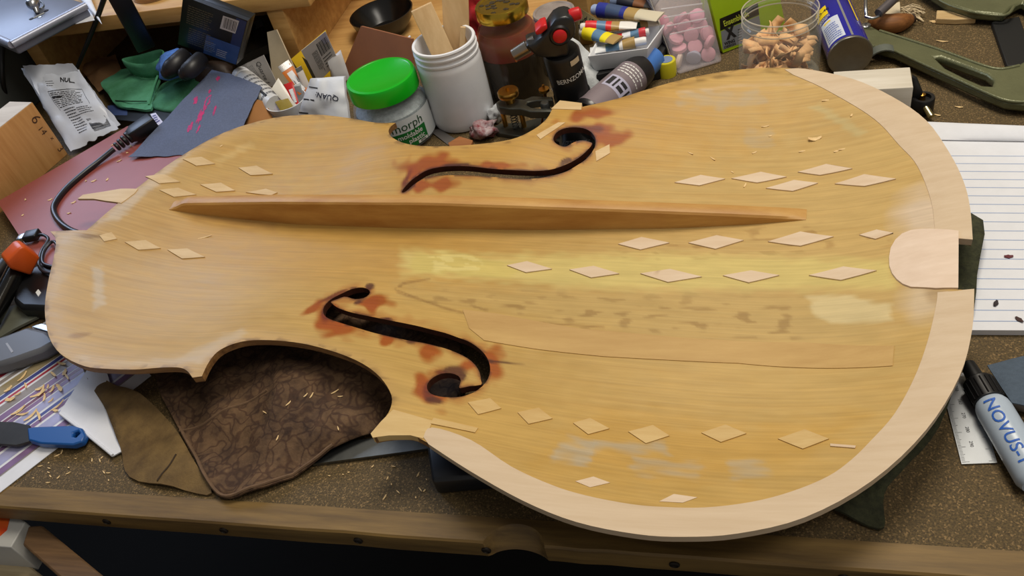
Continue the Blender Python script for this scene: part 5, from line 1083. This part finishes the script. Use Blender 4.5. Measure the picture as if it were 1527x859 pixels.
tube('stay_rod', [A(156,-4,12.), A(140,40,8.8), A(114,103,4.4)], [.32, .28, .22], BLACK, sd_, 10); lathe('bolt_head', A(190,20,10.9), [(.4, 0), (.4, .25), (0, .3)], STEEL, sd_, 16, axis=CAM-A(190,20,10.9))
tube('stay_foot', [A(114,103,4.4), A(114,103,4.4)*np.array([1,1,0])+np.array([0,0,.2])], .2, BLACK, sd_, 8, False)
bkc = tube('wall_cable', [A(4,60,9), A(3,110,6), A(8,140,3.5), A(18,168,.6), A(20,190,.3)], .28, BLACK, None, 8); tag(bkc, 'black cable hanging down in front of the grey wall', 'cable')
dkp = TH('kraft_paper', 'torn crumpled brown kraft paper lying inside the cubby', 'paper', A(150, 110)); sheet('paper', [(118,100,1.2),(170,78,1.2),(185,112,.4),(150,140,.4)], mat('kraft', (150, 112, 76), .85, var=.2, sc=25), dkp, .05, (14, 14), .2, .6, 5, .5, rough_edge=.03)
# ================================================================== left front
oc = TH('bar_clamp', 'black bar clamp with an orange pad cap beside the cello neck end', 'clamp', A(30, 430)); ORG = mat('orange_plastic', (206, 84, 22), .4)
cpt = A(30, 400, 2.6); cutout('pad_cap', [(4,384),(24,364),(32,362),(56,379),(42,406),(30,402),(11,396)], cpt, 1.8, ORG, oc, .25)
t0_, t1_ = A(27, 398, 2.4), A(-14, 478, 1.6); tube('clamp_bar', [t0_, (t0_+t1_)/2, t1_], .85, mat('chrome_black', (60, 60, 60), .15, .9), oc, 18, False); tube('clamp_rod', [A(8,392,2.2), A(-20,430,2.2)], .6, BLACK, oc, 12, False)
bd = TH('black_device', 'black rounded plastic device tucked under the cello neck end', 'device', A(50, 430)); slab('housing', [(24,408),(60,392),(90,392),(100,440),(80,460),(30,458),(18,448)], 1.7, 1.68, BLACK, bd, (), .4); slab('logo_tile', [(53,436),(57,431),(61,436),(57,442)], 1.74, .05, WINK, bd)
us = TH('usb_cable', 'black looped usb cable with a steel plug beside the orange clamp cap', 'cable', A(50, 356, 1.6)); u0, u1, u2 = A(28,356,2.2), A(38,354,2.2), A(58,350,2.2)
dv = u2-u1; sdv = nrm(np.cross(dv, [0,0,1]))*1.2; box3('plug_body', u1-sdv/2-np.array([0,0,.3]), dv, sdv, (0,0,.7), BLACK, us, .12); dv2 = u0-u1; box3('plug_tip', u1-sdv*.35-np.array([0,0,.15]), dv2, sdv*.7, (0,0,.4), STEEL, us, .03)
tube('cable', [u2, A(66,351,2.2), A(72,358,2.1), A(62,375,2.0), A(58,395,2.0), A(68,406,2.), A(84,404,2.), A(90,380,2.1), A(80,360,2.1), A(66,374,1.95), A(64,392,1.9), A(80,398,1.9)], .16, mat('cable_grey', (40, 40, 46), .35), us, 8)
gt = TH('grey_tool', 'grey plastic tool handle lying on the striped sheet', 'tool', A(40, 520)); slab('grip', [(-20,508),(10,498),(42,486),(70,493),(84,508),(60,522),(20,536),(-20,548)], 1.5, 1.3, mat('grip_grey', (96, 98, 104), .4), gt, (), .35, rnd=0); slab('seam', [(8,512),(11,511),(20,524),(17,526)], 1.53, .05, mat('grip_light', (150, 150, 156), .4), gt); slab('steel_tip', [(46,487),(62,482),(76,486),(70,494)], 1.35, .5, STEEL, gt, (), .05)
lft = slab('grey_plate', [(-30,470),(30,452),(60,470),(20,490),(-30,520)], .5, .3, mat('grey_green_plate', (88, 90, 78), .6, var=.1), None, (), .04); tag(lft, 'grey-green flat plate under the grey tool handle', 'plate')
ss = TH('striped_sheet', 'glossy sheet printed with red, blue and grey stripes strewn with chips', 'paper', A(60, 620)); _, S = sheet('paper', [(-60,560,.1),(130,440,.1),(225,560,.1),(-40,765,.1)], PAPER, ss, .05, (6, 6))
SCOL = {'r': (170, 44, 62), 'b': (66, 74, 140), 'g': (140, 132, 128), 'p': (128, 100, 140), 'o': (150, 136, 104), 'l': (160, 160, 196), 'm': (118, 70, 96)}
t = .02
for ch, w_, g_ in zip('grbrgobrgpmplbplp', (.035,.02,.03,.03,.02,.05,.02,.012,.04,.03,.015,.02,.04,.016,.02,.05,.03), (.02,.03,.012,.03,.02,.008,.015,.02,.01,.012,.006,.012,.02,.01,.02,.02,.02)):
    patchS('stripe', S, mat('stripe_'+ch, SCOL[ch], .45, var=.1, sc=80), ss, .012, (4, 1), (0, t, 1, t+w_*1.4)); t += w_*1.4+g_*.8
patchS('stripe', S, mat('stripe_g', SCOL['g']), ss, .012, (4, 1), (0, .90, 1, .91))
wp = TH('white_sheet', 'folded blank white sheet sticking out from under the cello top', 'paper', A(140, 620)); sheet('paper', [(88,616,.45),(150,520,.45),(190,668,.3),(168,680,.3)], PAPER, wp, .1, (6, 6)); tube('fold_edge', [A(90,617,.5), A(130,648,.42), A(168,679,.36)], .12, PAPER, wp, 8)
sc_ = TH('paint_scraper', 'paint scraper with a blue handle and a dark blade', 'scraper', A(60, 650)); slab('handle', [(40,638),(52,636),(108,634),(122,638),(127,648),(122,658),(108,663),(60,661),(42,656)], .9, .6, mat('handle_blue', (24, 82, 152), .4), sc_, [[(108,645),(116,642),(119,646),(113,652),(108,651)]], .12); slab('blade', [(-30,628),(20,629),(44,634),(44,658),(24,664),(-30,660)], .7, .25, mat('blade_dark', (52, 50, 46), .5, .4, var=.2), sc_, (), .03)
rnd = random.Random(17)
for i in range(26):
    x = rnd.uniform(8, 105); y = 640-(x*.55)+rnd.uniform(-60, 30)
    if y > 628 and x < 60: y -= 60
    shaving(A(x, y, .16), .4+rnd.random()*.9, .15+.2*rnd.random(), rnd.random()*3.1, .35, 'yellowish wood shaving on the striped sheet', 'shavings on the striped sheet', 200+i)
for i in range(34):
    x, y = rnd.choice([(rnd.uniform(60,180), rnd.uniform(670,725)), (rnd.uniform(480,640), rnd.uniform(695,745)), (rnd.uniform(20,120), rnd.uniform(690,728))])
    shaving(A(x, y, .02), .12+rnd.random()*.3, .08, rnd.random()*3.1, .2, 'tiny pale wood crumb on the bench along the front rail', 'crumbs along the front rail', 300+i)
for i, (x, y) in enumerate([(465,590),(455,588),(508,592),(500,585),(395,615),(430,600),(505,640),(415,655)]):
    p = A(x, y, 1.5); p[2] = float(bz(np.array([p[:2]]))[0]); p = A(x, y, p[2]); p[2] = float(bz(np.array([p[:2]]))[0])
    shaving(p, .2+(.9 if i == 4 else .4)*rnd.random(), .08, rnd.random()*3, .2, 'pale sliver on the brown patterned cloth', 'slivers on the patterned cloth', 400+i, .06)
# lumber below the bench
def timber(name, q, z, th, m_, label, L=None):
    o = slab(name, q, z, th, m_, None, (), .15); tag(o, label, 'timber'); return o
rx = TH('red_carton', 'red and white carton end below the bench rail', 'carton', A(10, 800, -5)); slab('carton_end', [(-40,770),(18,764),(38,778),(16,816),(-40,812)], -2.2, 3.4, mat('carton_white', (176, 176, 172), .6), rx, (), .08); slab('red_print', [(-40,768),(16,765),(10,790),(-8,806),(-40,806)], -2.15, .05, mat('carton_red', (196, 52, 22), .5, rgb2=(210, 110, 30), sc=30), rx)
DT = wood('dark_timber', (112, 84, 54), (78, 56, 34)); LT = wood('grey_timber', (176, 160, 128), (140, 124, 94))
timber('lumber', [(33,812),(42,784),(62,783),(170,872),(260,960),(200,990),(110,880)], -2.4, 3.2, DT, 'dark weathered lumber below the front rail')
timber('lumber', [(-30,822),(18,822),(80,872),(150,960),(60,990),(-30,860)], -5.2, 3., LT, 'pale grey lumber beside the red carton')

# ================================================================== right front: squeeze bottle, ruler, abrasive
nv_ = TH('squeeze_bottle', 'white squeeze bottle with a black nozzle cap and blue handwriting', 'bottle', A(1490, 630)); na, ne = A(1476,600,.98), A(1548,722,.98); dv = nrm(ne-na); L_ = np.linalg.norm(ne-na)
NBB = lathe('bottle_body', na, [(.7, -.1), (.82, .05), (.93, .3), (.97, .6), (.97, L_-.4), (.8, L_), (0, L_)], mat('bottle_milky', (176, 190, 206), .3, var=.03), nv_, 40, axis=dv)
lathe('screw_cap', na, [(.72, 0), (.86, -.05), (.86, -1.5), (.76, -1.6), (.5, -1.7), (.42, -2.9), (.3, -3.0), (0, -3.0)], mat('cap_ridged', (14, 14, 15), .45), nv_, 36, axis=dv)
for k in range(18):
    t = 2*math.pi*k/18; x_, y_, d_ = frame(dv); p = na+(x_*math.cos(t)+y_*math.sin(t))*.86; tube('cap_ridge', [p-dv*.15, p-dv*1.35], .05, BLACK, nv_, 5, False)
S = cyl_S(na, dv, .97, 80, -80, L_, 0.); PENB = mat('blue_marker', (34, 92, 186), .6)
txt(S, 'NOVUS-1', (.5, .46), .68, PENB, NBB, -math.pi/2, .03, 'handwriting', bold=.008, sx=1.15)
rl = TH('steel_ruler', 'short steel ruler with millimetre marks beside the squeeze bottle', 'ruler', A(1455, 650)); b0, b1 = A(1434,692,.12), A(1487,690,.12); up_ = A(1420,637,.12)-b0; up_ = nrm(up_)*6.5
RS = mat('ruler_steel', (178, 182, 186), .38, .6); RBL, S = sheet('blade', [b0+up_, b1+up_, b1, b0], RS, rl, .08, (2, 2))
R_ = []
for i in range(60):
    v = 1-.02-i*.0154; R_.append((.02, v, .02+(.22 if i % 10 == 0 else .15 if i % 5 == 0 else .1), v+.003)); R_.append((.98-(.2 if i % 8 == 0 else .1), v, .98, v+.003))
bars('ruler_marks', S, R_, INK, RBL, .01, 1)
for i, s in enumerate(('290', '280', '270', '260', '250')): txt(S, s, (.42, .80-.154*i), .2, INK, RBL, -math.pi/2, .012, bold=.0)
ra = TH('grey_abrasive', 'stiff blue-grey abrasive offcut behind the squeeze bottle', 'sandpaper', A(1500, 580)); sheet('paper', [(1472,545,.9),(1560,522,.9),(1570,612,1.0),(1509,601,1.3)], mat('slate_grit', (74, 88, 104), .85, var=.12, sc=400, bump=.4, bsc=1500), ra, .06, (12, 12), .25, .1, 4); sheet('curled_edge', [(1508,600,1.28),(1560,608,1.1),(1560,618,.1),(1512,612,.1)], mat('slate_back', (120, 112, 104), .8), ra, .05, (6, 4), .2)
